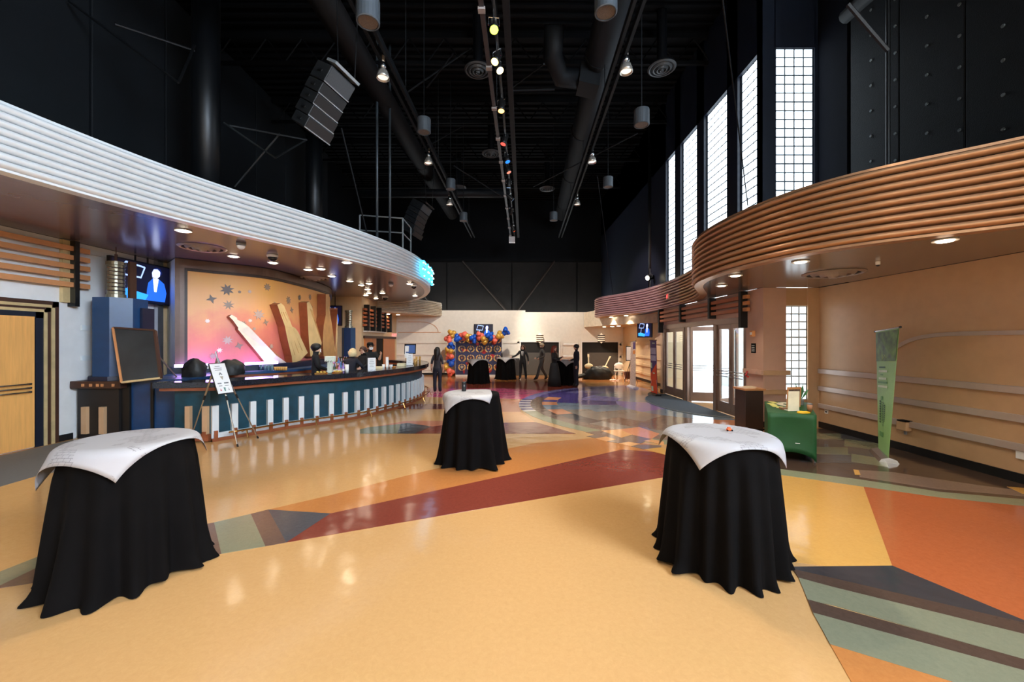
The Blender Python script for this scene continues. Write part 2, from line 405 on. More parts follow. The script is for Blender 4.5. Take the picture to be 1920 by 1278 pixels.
wrf = struct(MB().box(6.25, 6.45, 14.75, 22.4, 0, 3.2).box(XD, 6.45, 14.55, 14.75, 0, 3.06).build('wall_right_far', TANFAR))
# over-door wall
wd = struct(MB().box(XD + .02, XD + .2, 9.36, 14.55, 2.46, 3.06).build('wall_right_over_doors', mat('mauve beige paint', (206, 168, 148))))
# dark upper walls
wlu = struct(MB().box(XL - .35, XL - .15, -7, 25, 3.81, ZC).build('wall_left_upper', BLACK))
y = 2.9
for k in range(9):
    MB().box(XL - .16, XL - .06, y, y + 1.7, 3.85, ZC - .05).build('wall_panel', DARKWALL, wlu, bevel=.02); y += 1.74
wbu = struct(MB().box(-9, 8, 24.6, 24.8, 3.4, ZC).build('wall_back_upper', BLACK))
for k in range(4):
    x = -8 + k * 4; MB().box(x + .02, x + 3.96, 24.5, 24.61, 3.6, 6.8).build('wall_panel', mat('black brick panel', (19, 17, 17), .8, var=.3, scale=3, bump=.3, bscale=30), wbu)
MB().box(-8.5, 7, 24.3, 24.5, 6.75, 6.95).build('girder', BLACK, wbu)
for xa, xb in ((-3.0, -.3), (-7, -4.6), (2.6, .3)):
    MB().tube([(xa, 24.35, 6.8), (xb, 24.35, 3.7)], .07, 6).build('brace', mat('rusty brace', (44, 36, 32), .6), wbu)
wru = struct(MB().box(XR, XR + .2, -7, 8.75, 3.06, ZC).build('wall_right_upper', BLACK))
y = 1.9
fas = None
for k in range(6):
    MB().box(XR - .05, XR + .01, y, y + .985, 3.1, 8.3).build('wall_panel', DARKWALL, wru, bevel=.015)
    for j, yy in enumerate((y + .06, y + .53)):
        for i in range(9):
            z = 4.1 + i * .47 + (.2 if j else 0)
            if fas is None:
                fas = piece(MB().lathe([(.0001, -.012), (.022, -.012), (.026, 0)], 8, M=Matrix.Rotation(PI / 2, 3, 'Y')), 'fastener', mat('dull fastener', (110, 118, 120), .4, .5), wru, (XR - .055, yy, z))
            else: share(fas, 'fastener', (XR - .055, yy, z), wru)
    y += 1.0
MB().tube([(XR - .1, 7.95, 8.35), (XR - .16, 5.2, 8.15), (XR - .2, 2, 8.05)], .13, 10).build('insulation_roll', mat('foil roll', (40, 42, 42), .8), wru, smooth=True)
wfr = struct(MB().box(-9, 8, -7.2, -7, 0, ZC).build('wall_front', CREAM))
struct(MB().box(6.71, XR + .1, 7.98, 8.76, 3.06, ZC).build('trim_1', mat('black box column', (9, 11, 18), .9, spec=.1)))
# window walls of the tower (upper right)
ZW0, ZW1 = 3.0, 8.32
wins = [(8.95, 9.72), (10.2, 11.42), (11.86, 13.02), (13.45, 14.25)]
b = MB(); ys = [8.75] + [v for p in wins for v in p] + [25]
for i in range(0, len(ys), 2): b.box(XD, XD + .3, ys[i], ys[i + 1], 3.06, ZC)
b.box(XD, XD + .3, 8.75, 25, ZW1, ZC)
wtu = struct(b.build('wall_right_windows', DARKBLUE))
b = MB().box(XD, 5.78, 8.74, 8.95, 3.06, ZC).box(6.64, XR, 8.74, 8.95, 3.06, ZC).box(5.76, 6.66, 8.74, 8.95, ZW1, ZC)
struct(b.build('wall_right_return', DARKBLUE))
GLASS = emis('daylit glass block', (226, 242, 255), E_WINDOW)
MORT = mat('grey mortar', (84, 96, 104), .9, var=.05)
def blockwin(n, axis, a0, a1, fixed, z0, z1, bs=.2, frame=DARKBLUE, glow=None):
    """glass block window; axis 'y' runs along Y at X=fixed, 'x' runs along X at Y=fixed"""
    t = bpy.data.objects.new('window_%d' % n, None); C.objects.link(t); struct(t)
    ctr = Vector((fixed, (a0 + a1) / 2, z0)) if axis == 'y' else Vector(((a0 + a1) / 2, fixed, z0))
    t.location = ctr; ORG[t.name] = ctr
    nc = max(1, round((a1 - a0) / bs)); nr = int((z1 - z0) / bs); w_ = (a1 - a0) / nc; h_ = (z1 - z0) / nr
    b = MB(); g = MB(); e = .09
    if axis == 'y':
        b.box(fixed - .024, fixed - .018, a0, a1, z0, z1)
        for u, v in ((a0 - .05, a0), (a1, a1 + .05)): g.box(fixed - .04, fixed + .08, u, v, z0, z1 + .05)
        g.box(fixed - .04, fixed + .08, a0 - .05, a1 + .05, z1, z1 + .07)
    else:
        b.box(a0, a1, fixed - .024, fixed - .018, z0, z1)
        for u, v in ((a0 - .05, a0), (a1, a1 + .05)): g.box(u, v, fixed - .04, fixed + .08, z0, z1 + .05)
        g.box(a0 - .05, a1 + .05, fixed - .04, fixed + .08, z1, z1 + .07)
    b.build('mortar', mat('pale mortar', (186, 190, 190), .9) if glow else MORT, t); g.build('frame', frame, t)
    j = .017; src = None
    for r in range(nr):
        for c in range(nc):
            u = a0 + (c + .5) * w_; z = z0 + (r + .5) * h_
            loc = (fixed, u, z) if axis == 'y' else (u, fixed, z)
            if src is None:
                hw, hh = w_ / 2 - j, h_ / 2 - j
                q = MB().box(-.03, .035, -hw, hw, -hh, hh) if axis == 'y' else MB().box(-hw, hw, -.03, .035, -hh, hh)
                src = piece(q, 'glass_block', glow or GLASS, t, loc)
            else: share(src, 'glass_block', loc, t)
    return t
for i, (a0, a1) in enumerate(wins): blockwin(i + 1, 'y', a0 + .04, a1 - .04, XD + .12, ZW0, ZW1)
blockwin(5, 'x', 5.8, 6.62, 8.8, 3.07, ZW1, .19)
blockwin(6, 'x', 6.0, 6.5, 8.82, .6, 2.66, .165, CREAM, emis('lower daylit glass block', (222, 236, 246), 1.1))
# unseen glowing panes added behind the viewer as general fill
wf = bpy.data.objects.new('window_7', None); C.objects.link(wf); struct(wf); wf.location = (0, -6.95, .4); ORG['window_7'] = Vector((0, -6.95, .4))
for k in range(6):
    x = -6.6 + k * 2.2
    MB().box(x + .06, x + 2.14, -6.93, -6.9, .4, 3.6).build('pane', emis('added back fill pane', (255, 236, 206), E_BACK_FILL), wf)
    MB().box(x - .06, x + .06, -6.98, -6.85, .3, 3.7).build('mullion', DARKBLUE, wf)

for k in range(4):          # unseen high windows added behind the viewer for daylight on the left wall
    y = -5.8 + k * 1.45
    t8 = bpy.data.objects.new('window_%d' % (8 + k), None); C.objects.link(t8); struct(t8); t8.location = (XR - .02, y + .6, 4.3); ORG[t8.name] = Vector(t8.location)
    MB().box(XR - .04, XR - .02, y, y + 1.2, 4.2, 8.3).build('pane', emis('added side daylight', (214, 234, 255), E_SIDE_ADDED), t8)
    g = MB()
    for a, b_ in ((y - .06, y), (y + 1.2, y + 1.26)): g.box(XR - .08, XR, a, b_, 4.1, 8.4)
    g.box(XR - .08, XR, y, y + 1.2, 4.1, 4.2).box(XR - .08, XR, y, y + 1.2, 8.3, 8.4).build('frame', DARKBLUE, t8)
# ------------------------------------------------ canopies (corrugated fascia, smooth soffit)
def canopy(name, label, ctrl, side, inner, z0, z1, nr, rm, sm, n=7):
    path = even(spline(ctrl, n), len(ctrl) * 8, 40)
    t = thing(name, label, 'canopy', (path[len(path) // 2].x, path[len(path) // 2].y, z0))
    h = (z1 - z0 - .06) / nr; gw = .48 if nr == 8 and z0 > 3.5 else .42
    for k in range(nr):
        z = z0 + .03 + k * h
        prof = [(-.03, z + .002)] + [(.085 * math.sin(PI * q / 6) ** .8 if 0 < q < 6 else 0, z + h * (.5 - gw * math.cos(PI * q / 6))) for q in range(7)] + [(-.03, z + h - .002)]
        sweep(path, side, prof).build('rib', rm, t, smooth=True)
    sweep(path, side, [(-.14, z0 + .0), (-.14, z1), (.03, z1), (.03, z1 - .03), (-.03, z1 - .03), (-.03, z0 + .03), (.03, z0 + .03), (.03, z0), (-.14, z0)]).build('fascia_backing', rm, t)
    poly = [(p.x, p.y, z0 + .005) for p in path] + [(x, y, z0 + .005) for x, y in inner]
    MB().prism(poly, (0, 0, .1)).build('soffit', sm, t)
    poly = [(p.x, p.y, z1 - .12) for p in path] + [(x, y, z1 - .12) for x, y in inner]
    MB().prism(poly, (0, 0, .1)).build('roof_panel', BLACK, t)
    return t, path
ZL0, ZL1 = 3.81, 4.6
LC = [(-6.25, -5), (-6.15, 1), (-6.0, 3.2), (-5.83, 4.53), (-5.54, 5.63), (-5.34, 6.5), (-4.83, 7.51), (-4.19, 8.69), (-3.78, 9.74), (-3.27, 11.1), (-3.0, 12.65), (-3.0, 13.9), (-3.13, 15.0), (-3.41, 16.2), (-4.1, 18.0), (-5.46, 19.9), (-6.45, 20.6)]
canopy_left, LP = canopy('curved_canopy', 'long silver ribbed canopy sweeping over the bar on the left', LC, 1, [(-6.6, 22), (-8.49, 17), (-8.49, -5)], ZL0, ZL1, 8, SILVER, SOFFIT_L)
ZR0, ZR1 = 3.06, 3.97
RC = [(6.3, -5), (6.25, 1.5), (6.05, 3.0), (5.3, 4.14), (4.83, 4.4), (4.12, 4.89), (3.79, 5.65), (3.62, 6.68), (3.62, 7.8), (3.84, 8.5), (4.22, 9.1), (4.85, 10.1), (5.1, 10.8), (5.3, 11.8), (5.36, 12.6)]
canopy_right, RP = canopy('curved_canopy', 'ribbed canopy tinted by warm light, curving over the green table on the right', RC, -1, [(5.5, 12.6), (5.52, 8.76), (6.74, 8.74), (6.74, -5)], ZR0, ZR1, 9, SILVER_WARM, SOFFIT_R)
R2 = [(5.36, 12.6), (5.42, 13.6), (5.4, 15.0), (5.15, 16.4), (4.7, 17.6), (4.35, 18.2), (4.08, 18.9), (4.1, 19.8), (4.5, 20.5), (5.3, 21), (6.24, 21.2)]
canopy_far, R2P = canopy('curved_canopy', 'ribbed canopy tinted mauve by light, beyond the entrance doors, round end towards the hall', R2, -1, [(6.24, 14.8), (5.5, 14.5), (5.5, 12.6)], ZR0, ZR1, 9, SILVER_MAUVE, mat('warm soffit', (206, 168, 112), .4, var=.03))
canopy('curved_canopy', 'small pale ribbed canopy in the far left corner behind the bar', [(-6.5, 19.2), (-5.6, 19.6), (-4.9, 20.4), (-4.25, 21.5), (-4.0, 22.38)], 1, [(-6.5, 22.38)], 3.3, 4.05, 8, mat('pale ribbed metal', (214, 200, 180), .45, .2), mat('tan soffit', (214, 178, 130), .4))
canopy('curved_canopy', 'small pale ribbed canopy in the far right corner above the banner', [(4.18, 22.38), (4.35, 21.3), (4.85, 19.8), (5.5, 18.0), (6.24, 16.9)], -1, [(6.24, 22.38)], 2.68, 3.5, 8, mat('pale ribbed metal', (214, 200, 180)), mat('tan soffit', (214, 178, 130)))

# ------------------------------------------------ left wall: door, slats
d1 = bpy.data.objects.new('door_1', None); C.objects.link(d1); struct(d1); d1.location = (XL, 6.2, 0); ORG['door_1'] = Vector((XL, 6.2, 0))
def jamb(y0, y1, zt, x1, m, wdt, nm='door_frame'):
    b = MB().box(XL - .02, x1, y1 - wdt, y1, 0, zt).box(XL - .02, x1, y0, y0 + wdt, 0, zt).box(XL - .02, x1, y0, y1, zt - wdt, zt); return b.build(nm, m, d1)
jamb(5.05, 7.45, 2.62, XL + .03, BROWNTRIM, .1); jamb(5.13, 7.37, 2.55, XL + .05, GOLDTRIM, .05, 'door_trim'); jamb(5.18, 7.32, 2.5, XL + .03, BROWNTRIM, .08); jamb(5.25, 7.25, 2.46, XL + .05, GOLDTRIM, .05, 'door_trim')
jamb(5.3, 7.2, 2.42, XL + .035, DARKBLUE, .12)
for y0, y1 in ((5.4, 6.1), (6.12, 7.06)):
    dp = MB().box(XL, XL + .04, y0, y1, .02, 2.32).build('door_leaf', OAK, d1)
    for k in range(3):
        z = 1.0 + k * .07
        MB().tube([(XL + .09, y0 + .06, z), (XL + .09, y1 - .09, z)], .012, 8).tube([(XL + .02, y1 - .1, z), (XL + .1, y1 - .1, z)], .018, 8).build('push_bar', CHROME, dp, smooth=True)
for k in range(5):
    z = 2.96 + k * .172
    MB().box(XL + .06, XL + .14, 3.6, 7.9, z - .045, z + .045).build('slat', SLAT, wl)
MB().box(XL, XL + .07, 7.48, 7.6, 2.62, 3.8).build('slat_backing', GOLDTRIM, wl)
MB().box(XL + .02, XL + .17, 7.6, 7.68, 2.55, 3.8).build('slat_post', BLACKMET, wl)
MB().box(XL, XL + .07, 7.68, 7.76, 2.62, 3.8).build('slat_backing', GOLDTRIM, wl)
for z in (.98, 1.55, 2.15, 3.68): MB().box(XL, XL + .03, 7.85, 9.3, z - .05, z + .05).build('rail', PILW, wl)
struct(MB().box(XL, XL + .02, -7, 5.05, 0, .12).box(XL, XL + .02, 7.45, 7.7, 0, .12).build('baseboard_left', BASEB))
MB().box(XL, XL + .1, 9.45, 9.6, 0, 3.8).build('corner_trim', CHROME, wl)

# ------------------------------------------------ mural behind the bar
MP = spline([(-8.35, 8.95), (-7.8, 9.22), (-7.24, 9.76), (-6.86, 10.1), (-6.5, 10.6), (-6.4, 11.5), (-6.42, 13.1), (-6.66, 14.5), (-7.5, 16.4)], 8)
def mural_hit(x, y):
    a = (x - CX) / FPX
    for p, q in zip(MP, MP[1:]):
        fp, fq = p.x - a * p.y, q.x - a * q.y
        if fp <= 0 <= fq or fq <= 0 <= fp:
            t = fp / (fp - fq) if fp != fq else 0
            h = p.lerp(q, t); d = (q - p).normalized()
            return Vector((h.x, h.y, H - (y - CY) / FPX * h.y)), Vector((d.y, -d.x, 0))
    h = MP[-9]; d = (MP[-8] - h).normalized()
    return Vector((h.x, h.y, H - (y - CY) / FPX * h.y)), Vector((d.y, -d.x, 0))
mm = mat('mural paint', (240, 180, 110), .45, var=0)
nt = mm.node_tree; Lk = nt.links.new; bs = nt.nodes['Principled BSDF']
g = nt.nodes.new('ShaderNodeNewGeometry'); sx = nt.nodes.new('ShaderNodeSeparateXYZ'); Lk(g.outputs['Position'], sx.inputs[0])
nz = nt.nodes.new('ShaderNodeTexNoise'); nz.inputs['Scale'].default_value = 1.1; nz.inputs['Detail'].default_value = 7; nz.inputs['Roughness'].default_value = .6; Lk(g.outputs['Position'], nz.inputs['Vector'])
m1 = nt.nodes.new('ShaderNodeMapRange'); m1.inputs['From Min'].default_value = 1.1; m1.inputs['From Max'].default_value = 3.7; Lk(sx.outputs[2], m1.inputs[0])
ad = nt.nodes.new('ShaderNodeMath'); ad.operation = 'MULTIPLY_ADD'; Lk(nz.outputs[0], ad.inputs[0]); ad.inputs[1].default_value = .9; Lk(m1.outputs[0], ad.inputs[2])
su = nt.nodes.new('ShaderNodeMath'); su.operation = 'SUBTRACT'; Lk(ad.outputs[0], su.inputs[0]); su.inputs[1].default_value = .45
cr = nt.nodes.new('ShaderNodeValToRGB'); e = cr.color_ramp.elements
e[0].position = .0; e[0].color = lin((206, 104, 108)); e[1].position = 1; e[1].color = lin((238, 178, 96))
x_ = e.new(.35); x_.color = lin((232, 132, 108)); x_ = e.new(.62); x_.color = lin((240, 172, 112))
Lk(su.outputs[0], cr.inputs[0]); Lk(cr.outputs[0], bs.inputs['Base Color'])
mur = thing('mural', 'curved sunset coloured mural with stars and leaning skyscraper reliefs behind the bar', 'mural', (-6.7, 11.5, .9))
sweep(MP[10:], 1, [(-.12, .95), (0, .95), (0, 3.66), (-.12, 3.66)]).build('mural_panel', mm, mur, smooth=False)
FR = mat('bronze brown frame', (92, 68, 56), .4, .2, var=.1); FR2 = mat('dark frame edge', (50, 34, 28), .5)
sweep(MP[8:], 1, [(-.1, 3.6), (.06, 3.6), (.06, 3.8), (-.1, 3.8)]).build('frame', FR, mur)
sweep(MP[9:], 1, [(-.1, 3.54), (.035, 3.54), (.035, 3.6), (-.1, 3.6)]).build('frame_edge', FR2, mur)
sweep(MP[8:10] + [MP[9].lerp(MP[10], .8)], 1, [(-.1, .9), (.06, .9), (.06, 3.6), (-.1, 3.6)]).build('frame', FR, mur)
sweep([MP[9].lerp(MP[10], .8), MP[10].lerp(MP[11], .35)], 1, [(-.1, .9), (.035, .9), (.035, 3.6), (-.1, 3.6)]).build('frame_edge', FR2, mur)
WOODT = mat('carved pale wood', (222, 190, 134), .5, var=.1, scale=4); WOODW = mat('white washed wood', (244, 232, 206), .5, var=.06); WOODD = mat('carved tan wood', (196, 148, 92), .5, var=.12, scale=4)
def q2(p): return [(320 + x / 4.917, 580 + y / 4.917) for x, y in p]
towers = [(q2([(510, 68), (532, 50), (580, 78), (584, 96), (640, 122), (690, 160), (940, 420), (990, 455), (1035, 487), (850, 497), (590, 185), (592, 168), (545, 102)]), WOODW, .2),
          ([(504, 571), (511, 568), (517, 573), (533, 612), (539, 615), (545, 623), (563, 661), (548, 676), (533, 680), (532, 668), (525, 641), (521, 623), (519, 612)], WOODT, .22),
          ([(559, 567), (564, 565), (569, 575), (573, 592), (580, 615), (588, 642), (585, 664), (566, 668), (563, 640), (561, 600)], WOODT, .24),
          ([(594, 551), (601, 551), (603, 589), (607, 612), (611, 640), (614, 668), (590, 668), (588, 640), (590, 610), (594, 590)], WOODD, .26),
          ([(617, 578), (621.5, 577), (622, 600), (623, 640), (623.5, 668), (612, 668), (613, 630)], WOODD, .26)]
for poly, m, d in towers:
    hit = [mural_hit(*p) for p in poly]
    nn = sum((h[1] for h in hit), Vector()).normalized()
    # leave the back on the wall, push the carved face out
    t_ = MB().prism([h[0] + nn * .02 for h in hit], nn * d, 0, 1).build('skyscraper_relief', [m, BARWOOD], mur)
    cx_ = sum(p[0] for p in poly) / len(poly); cy_ = sum(p[1] for p in poly) / len(poly)
    for f in (.25, .5, .75):      # carved ribs on the face
        i, j = 1, len(poly) // 2 + 1
        a0 = hit[0][0].lerp(hit[2][0], f); a1 = hit[-5 if len(poly) > 9 else -2][0].lerp(hit[len(poly) // 2][0], f)
        MB().tube([a0.lerp(a1, .12) + nn * (d + .022), a0.lerp(a1, .9) + nn * (d + .022)], .012, 5).build('carved_rib', WOODD if m is not WOODD else WOODT, t_)
def star(x, y, r, n, m, inner=.45):
    c, nn = mural_hit(x, y); t = Vector((-nn.y, nn.x, 0)); rr = r * c.y / FPX
    pts = []
    for k in range(2 * n):
        a = PI * k / n + .3; q = rr * (1 if k % 2 == 0 else inner)
        pts.append(c + t * math.cos(a) * q + Vector((0, 0, math.sin(a) * q)) + nn * .004)
    MB().prism(pts, nn * .012).build('star', m, mur)
MB().prism([(-7.8, 9.22, 0), (-7.74, 9.27, 0), (-8.48, 10.0, 0), (-8.48, 9.8, 0)], (0, 0, 3.8)).build('side_return', PILW, mur)
SG = mat('grey star paint', (156, 132, 112), .5); SD = mat('dark star paint', (112, 98, 90), .5); SW = mat('white star paint', (244, 228, 214), .5); SP = mat('pale star paint', (206, 176, 160), .5)
def q6(x, y): return 320 + x / 5.81, 420 + y / 5.81
for x, y, r, n, m, inn in ((445, 815, 52, 4, SD, .38), (615, 715, 66, 8, SD, .5), (630, 880, 56, 8, SG, .42), (750, 738, 17, 8, SG, .6), (1050, 685, 42, 8, SG, .55), (1280, 830, 46, 8, SG, .45), (1400, 800, 32, 8, SD, .5),
                           (1515, 795, 32, 8, SG, .45), (1315, 935, 36, 4, SG, .38), (1530, 905, 26, 4, SD, .38), (960, 985, 60, 8, SP, .5), (1035, 1070, 36, 4, SG, .38), (400, 1055, 26, 8, SW, .6), (865, 1050, 22, 8, SW, .6),
                           (1130, 880, 36, 8, SG, .5), (790, 1085, 34, 8, SG, .5), (1670, 855, 26, 8, SG, .45), (620, 1265, 52, 8, SP, .5), (860, 735, 20, 8, SP, .6), (1215, 960, 12, 6, SG, .6), (910, 1140, 18, 8, SP, .6)):
    star(*q6(x, y), r / 5.81, n, m, inn)
for x, y, r, n, m in ((450, 375, 26, 8, SW), (630, 335, 36, 4, SG), (390, 430, 36, 8, SG), (925, 340, 26, 8, SP), (1085, 205, 26, 4, SG)):
    star(*q2([(x, y)])[0], r / 4.917, n, m, .45)

# ------------------------------------------------ blue columns with lanterns
LANT = mat('ribbed frosted glass', (132, 126, 108), .3, .6, var=.1)
def lantern_column(x, y, w_, z1, zl, label, zb=0, lr=1.0):
    t = thing('lantern_column', label, 'column', (x, y, zb), 'blue columns with lanterns beside the mural')
    def octo(r, a, b_, m, nm): MB().lathe([(r, a), (r, b_)], 8, (x, y, 0), M=Matrix.Rotation(PI / 8, 3, 'Z')).build(nm, m, t)
    octo(w_ * .54, zb, z1, BLUE, 'shaft'); octo(w_ * .62, zb, zb + .08, NAVY, 'plinth')
    if not zb: octo(w_ * .66, 0, 1.0, NAVY, 'plinth'); octo(w_ * .7, 1.0, 1.22, BROWNTRIM, 'plinth_cap')
    for s in (-1, 1):
        MB().box(x + s * w_ * .54 - .025, x + s * w_ * .54 + .025, y - .02, y + .25, zb + .1, z1 - .18).build('fin', NAVY, t)
    MB().lathe([(lr * .155, z1), (lr * .155, z1 + .08), (lr * .135, z1 + .09), (lr * .135, zl - .07), (lr * .155, zl - .06), (lr * .155, zl), (.05, zl + .03)], 20, (x, y - .1, 0)).build('lantern', LANT, t, smooth=False)
    for s in (-1, 1): MB().box(x + s * .2 * lr - .025, x + s * .2 * lr + .025, y - .04, y + .1, z1, zl + .03).build('lantern_bracket', BROWNTRIM, t)
    for k in range(7):
        z = z1 + .14 + k * (zl - z1 - .24) / 6.5; MB().lathe([(lr * .136, z), (lr * .143, z + .012), (lr * .136, z + .024)], 20, (x, y - .1, 0)).build('lantern_ring', CHROME, t)
    MB().tube([(x, y - .1, zl), (x, y - .1, zl + .16)], .025, 8).tube([(x, y - .1, zl + .15), (x, y - .1, min(zl + .42, 3.78))], .008, 6).build('finial', BROWNTRIM, t)
lantern_column(-7.95, 8.1, .8, 2.74, 3.47, 'blue faceted column with ribbed lantern left of the mural', 1.122)
lantern_column(-7.05, 17.4, .7, 2.47, 3.22, 'blue faceted column with ribbed lantern right of the mural', 0, 1.3)

# ------------------------------------------------ wall screens
def tv(label, c, u, w_, h_, figure=True, tilt=0, hang=None, group='wall screens showing a speaker'):
    u = Vector(u).normalized(); n = Vector((u.y, -u.x, 0)); v = (Vector((0, 0, 1)) * math.cos(tilt) + n * math.sin(tilt)); n = u.cross(v)
    c = Vector(c); t = thing('wall_screen', label, 'screen', c, group)
    MB().obox(c - n * .03, u * (w_ + .06), v * (h_ + .06), n * .07).build('bezel', BLACKMET, t)
    sc_ = MB().obox(c + n * .006, u * w_, v * h_, n * .006).build('display', emis('dark screen', (10, 10, 30), .6), t)
    lay = [0]
    def shape(pts, col, k=1.0):
        lay[0] += 1
        P = [c + u * (a - .5) * w_ + v * (b_ - .5) * h_ + n * (.0095 + .001 * lay[0]) for a, b_ in pts]
        MB().prism(P, n * .0008).build('picture_patch', emis('screen %d %d %d' % col, col, k), sc_)
    if figure:
        shape([(.52, .05), (.85, .05), (.88, .3), (.84, .55), (.74, .66), (.64, .66), (.56, .52), (.54, .35)], (30, 84, 190), .9)
        shape([(.64, .66), (.74, .66), (.70, .3), (.66, .3)], (220, 232, 255), 1)
        shape([(.63, .68), (.62, .8), (.65, .9), (.72, .93), (.77, .88), (.76, .74), (.71, .66)], (176, 190, 240), 1)
        shape([(.64, .9), (.70, .96), (.77, .93), (.8, .82), (.77, .76), (.765, .86), (.72, .92)], (14, 30, 90), .6)
        shape([(.05, .08), (.5, .02), (.56, .2), (.2, .3), (.05, .26)], (40, 130, 230), 1.1)
        for s in (((.1, .62), (.12, .62), (.2, .94), (.18, .94)), ((.18, .94), (.2, .98), (.5, .92), (.49, .88)), ((.49, .92), (.51, .9), (.44, .6), (.42, .6)), ((.1, .62), (.1, .66), (.43, .64), (.43, .6)), ((.22, .3), (.25, .3), (.29, .62), (.27, .62))):
            shape(s, (150, 176, 240), .9)
    if hang:
        for s in (-.15, .15): MB().tube([c + u * s + v * h_ * .4 - n * .06, Vector((c.x, c.y, hang)) + u * s - n * .06], .018, 6).build('hanger_pole', BLACKMET, t)
    return t
tv('large screen showing a speaker at a podium, beside the left blue column', (-8.28, 8.97, 3.2), (0, 1, 0), 1.48, .86, hang=3.8)
tv('screen half hidden behind the right end of the mural', (-7.68, 16.9, 2.98), (1, .1, 0), .84, .8, hang=3.8)
tv('screen on the far wall behind the balloon arch', px(906.5, 622, 22.3), (1, 0, 0), 1.0, .82)
tv('screen hanging under the far right canopy by the banners', px(1208.5, 618, 17.6), (.75, -.65, 0), .62, .62, hang=3.06)

# ------------------------------------------------ bar
BP = spline([(-5.68, 7.5), (-5.14, 8.26), (-4.8, 8.74), (-4.02, 9.53), (-3.75, 10.0), (-3.3, 11.2), (-3.08, 12.4), (-3.1, 13.6), (-3.4, 14.8), (-4.0, 15.8), (-4.7, 16.4)], 7)
BL = arclen(BP); BN = normals(BP, 1)
bar = thing('bar_counter', 'long curved teal bar with white pilasters and dark top on the left', 'bar', (-4.2, 10, 0))
def strip(o0, o1, z0, z1, m, nm, path=None, **kw):
    return sweep(path or BP, 1, [(o0, z0), (o1, z0), (o1, z1), (o0, z1), (o0, z0)]).build(nm, m, bar, **kw)
inn = [(p - n * .5) for p, n in zip(BP, BN)]
MB().prism([(p.x, p.y, .06) for p in BP] + [(p.x, p.y, .06) for p in reversed(inn)] + [(-6.35, 7.9, .06), (-6.35, 7.5, .06)], (0, 0, .92)).build('body', TEAL, bar)
out = [(p + n * .24) for p, n in zip(BP, BN)]; inn2 = [(p - n * .48) for p, n in zip(BP, BN)]
MB().prism([(p.x, p.y, 1.03) for p in out] + [(p.x, p.y, 1.03) for p in reversed(inn2)] + [(-6.4, 8.1, 1.03), (-6.55, 7.26, 1.03)], (0, 0, .1)).build('top', BARTOP, bar, bevel=.012)
out = [(p + n * .19) for p, n in zip(BP, BN)]
MB().prism([(p.x, p.y, .97) for p in out] + [(p.x, p.y, .97) for p in reversed(inn)] + [(-6.36, 8.0, .97), (-6.48, 7.32, .97)], (0, 0, .06)).build('top_edge', BARWOOD, bar, bevel=.008)
strip(0, .055, .06, .15, PILW, 'base_strip'); strip(-.05, .1, 0, .06, BARWOOD, 'plinth')
s = .06; pil = None
while s < BL[-1] - .3:
    p, d = at_len(BP, s, BL); n = Vector((d.y, -d.x))
    MB().obox((p.x + n.x * .035, p.y + n.y * .035, .4), (d.x * .105, d.y * .105, 0), (n.x * .08, n.y * .08, 0), (0, 0, .54)).build('pilaster', PILW, bar)
    MB().obox((p.x + n.x * .09, p.y + n.y * .09, .12), (d.x * .06, d.y * .06, 0), (n.x * .04, n.y * .04, 0), (0, 0, .16)).build('pilaster_foot', BARWOOD, bar)
    s += .322
for x in (-6.06, -5.74):
    MB().box(x - .045, x + .045, 7.43, 7.51, .13, .67).build('pilaster', TAN, bar); MB().box(x - .03, x + .03, 7.41, 7.45, .05, .2).build('pilaster_foot', BARWOOD, bar)
MB().box(-6.36, -5.66, 7.42, 7.5, .02, .15).build('base_strip', BARWOOD, bar)
rail = [(p + n * .27) for p, n in zip(BP, BN)][2:-8]
MB().tube([(p.x, p.y, .17) for p in rail], .018, 8).build('foot_rail', BRASS, bar, smooth=True)
RL = arclen(rail); s = .3
while s < RL[-1]:
    p, d = at_len(rail, s, RL); n = Vector((d.y, -d.x))
    MB().tube([(p.x - n.x * .22, p.y - n.y * .22, .1), (p.x, p.y, .17), (p.x + n.x * .06, p.y + n.y * .06, .02)], .014, 6).build('rail_bracket', BRASS, bar); s += 1.35
# side cabinet and back counter
sc_t = thing('side_cabinet', 'low blue cabinet with dark cap under the chalkboard left of the bar', 'cabinet', (-7.4, 8.0, 0))
MB().box(-8.42, -7.62, 7.72, 9.0, 0, .98).build('body', mat('near black cabinet', (28, 24, 24), .5), sc_t)
MB().box(-7.6, -6.42, 7.8, 8.9, 0, 1.1).build('body', BLUE, sc_t)
MB().box(-7.05, -7.0, 7.77, 7.81, .02, 1.08).build('panel_joint', BLACKMET, sc_t); MB().box(-7.62, -7.45, 7.76, 7.81, .02, 1.1).build('panel_joint', BLACKMET, sc_t)
MB().box(-8.46, -7.5, 7.62, 9.0, .98, 1.12).build('cap', BROWNTRIM, sc_t, bevel=.01)
MB().box(-7.5, -6.4, 7.74, 9.0, 1.1, 1.15).build('cap', BLUE, sc_t)
for x in (-8.24, -7.9): MB().box(x - .05, x + .05, 7.66, 7.73, .1, .62).build('pilaster', TAN, sc_t)
for x in (-8.2, -8.05, -7.92, -7.83, -7.62): MB().box(x - .02, x + .02, 7.6, 7.63, 1.02, 1.07).build('copper_block', SLAT, sc_t)
bc = thing('back_counter', 'stepped blue back counter below the mural', 'counter', (-6.2, 11, 0))
sweep(MP[7:52], 1, [(.02, 0), (.8, 0), (.8, 1.1), (.02, 1.1)]).build('body', BARWOOD, bc)
sweep(MP[7:52], 1, [(.02, 1.1), (.84, 1.1), (.84, 1.16), (.02, 1.16)]).build('top', BLUE, bc)
sweep(MP[7:52], 1, [(.02, 1.16), (.4, 1.16), (.4, 1.3), (.02, 1.3)]).build('riser', NAVY, bc)
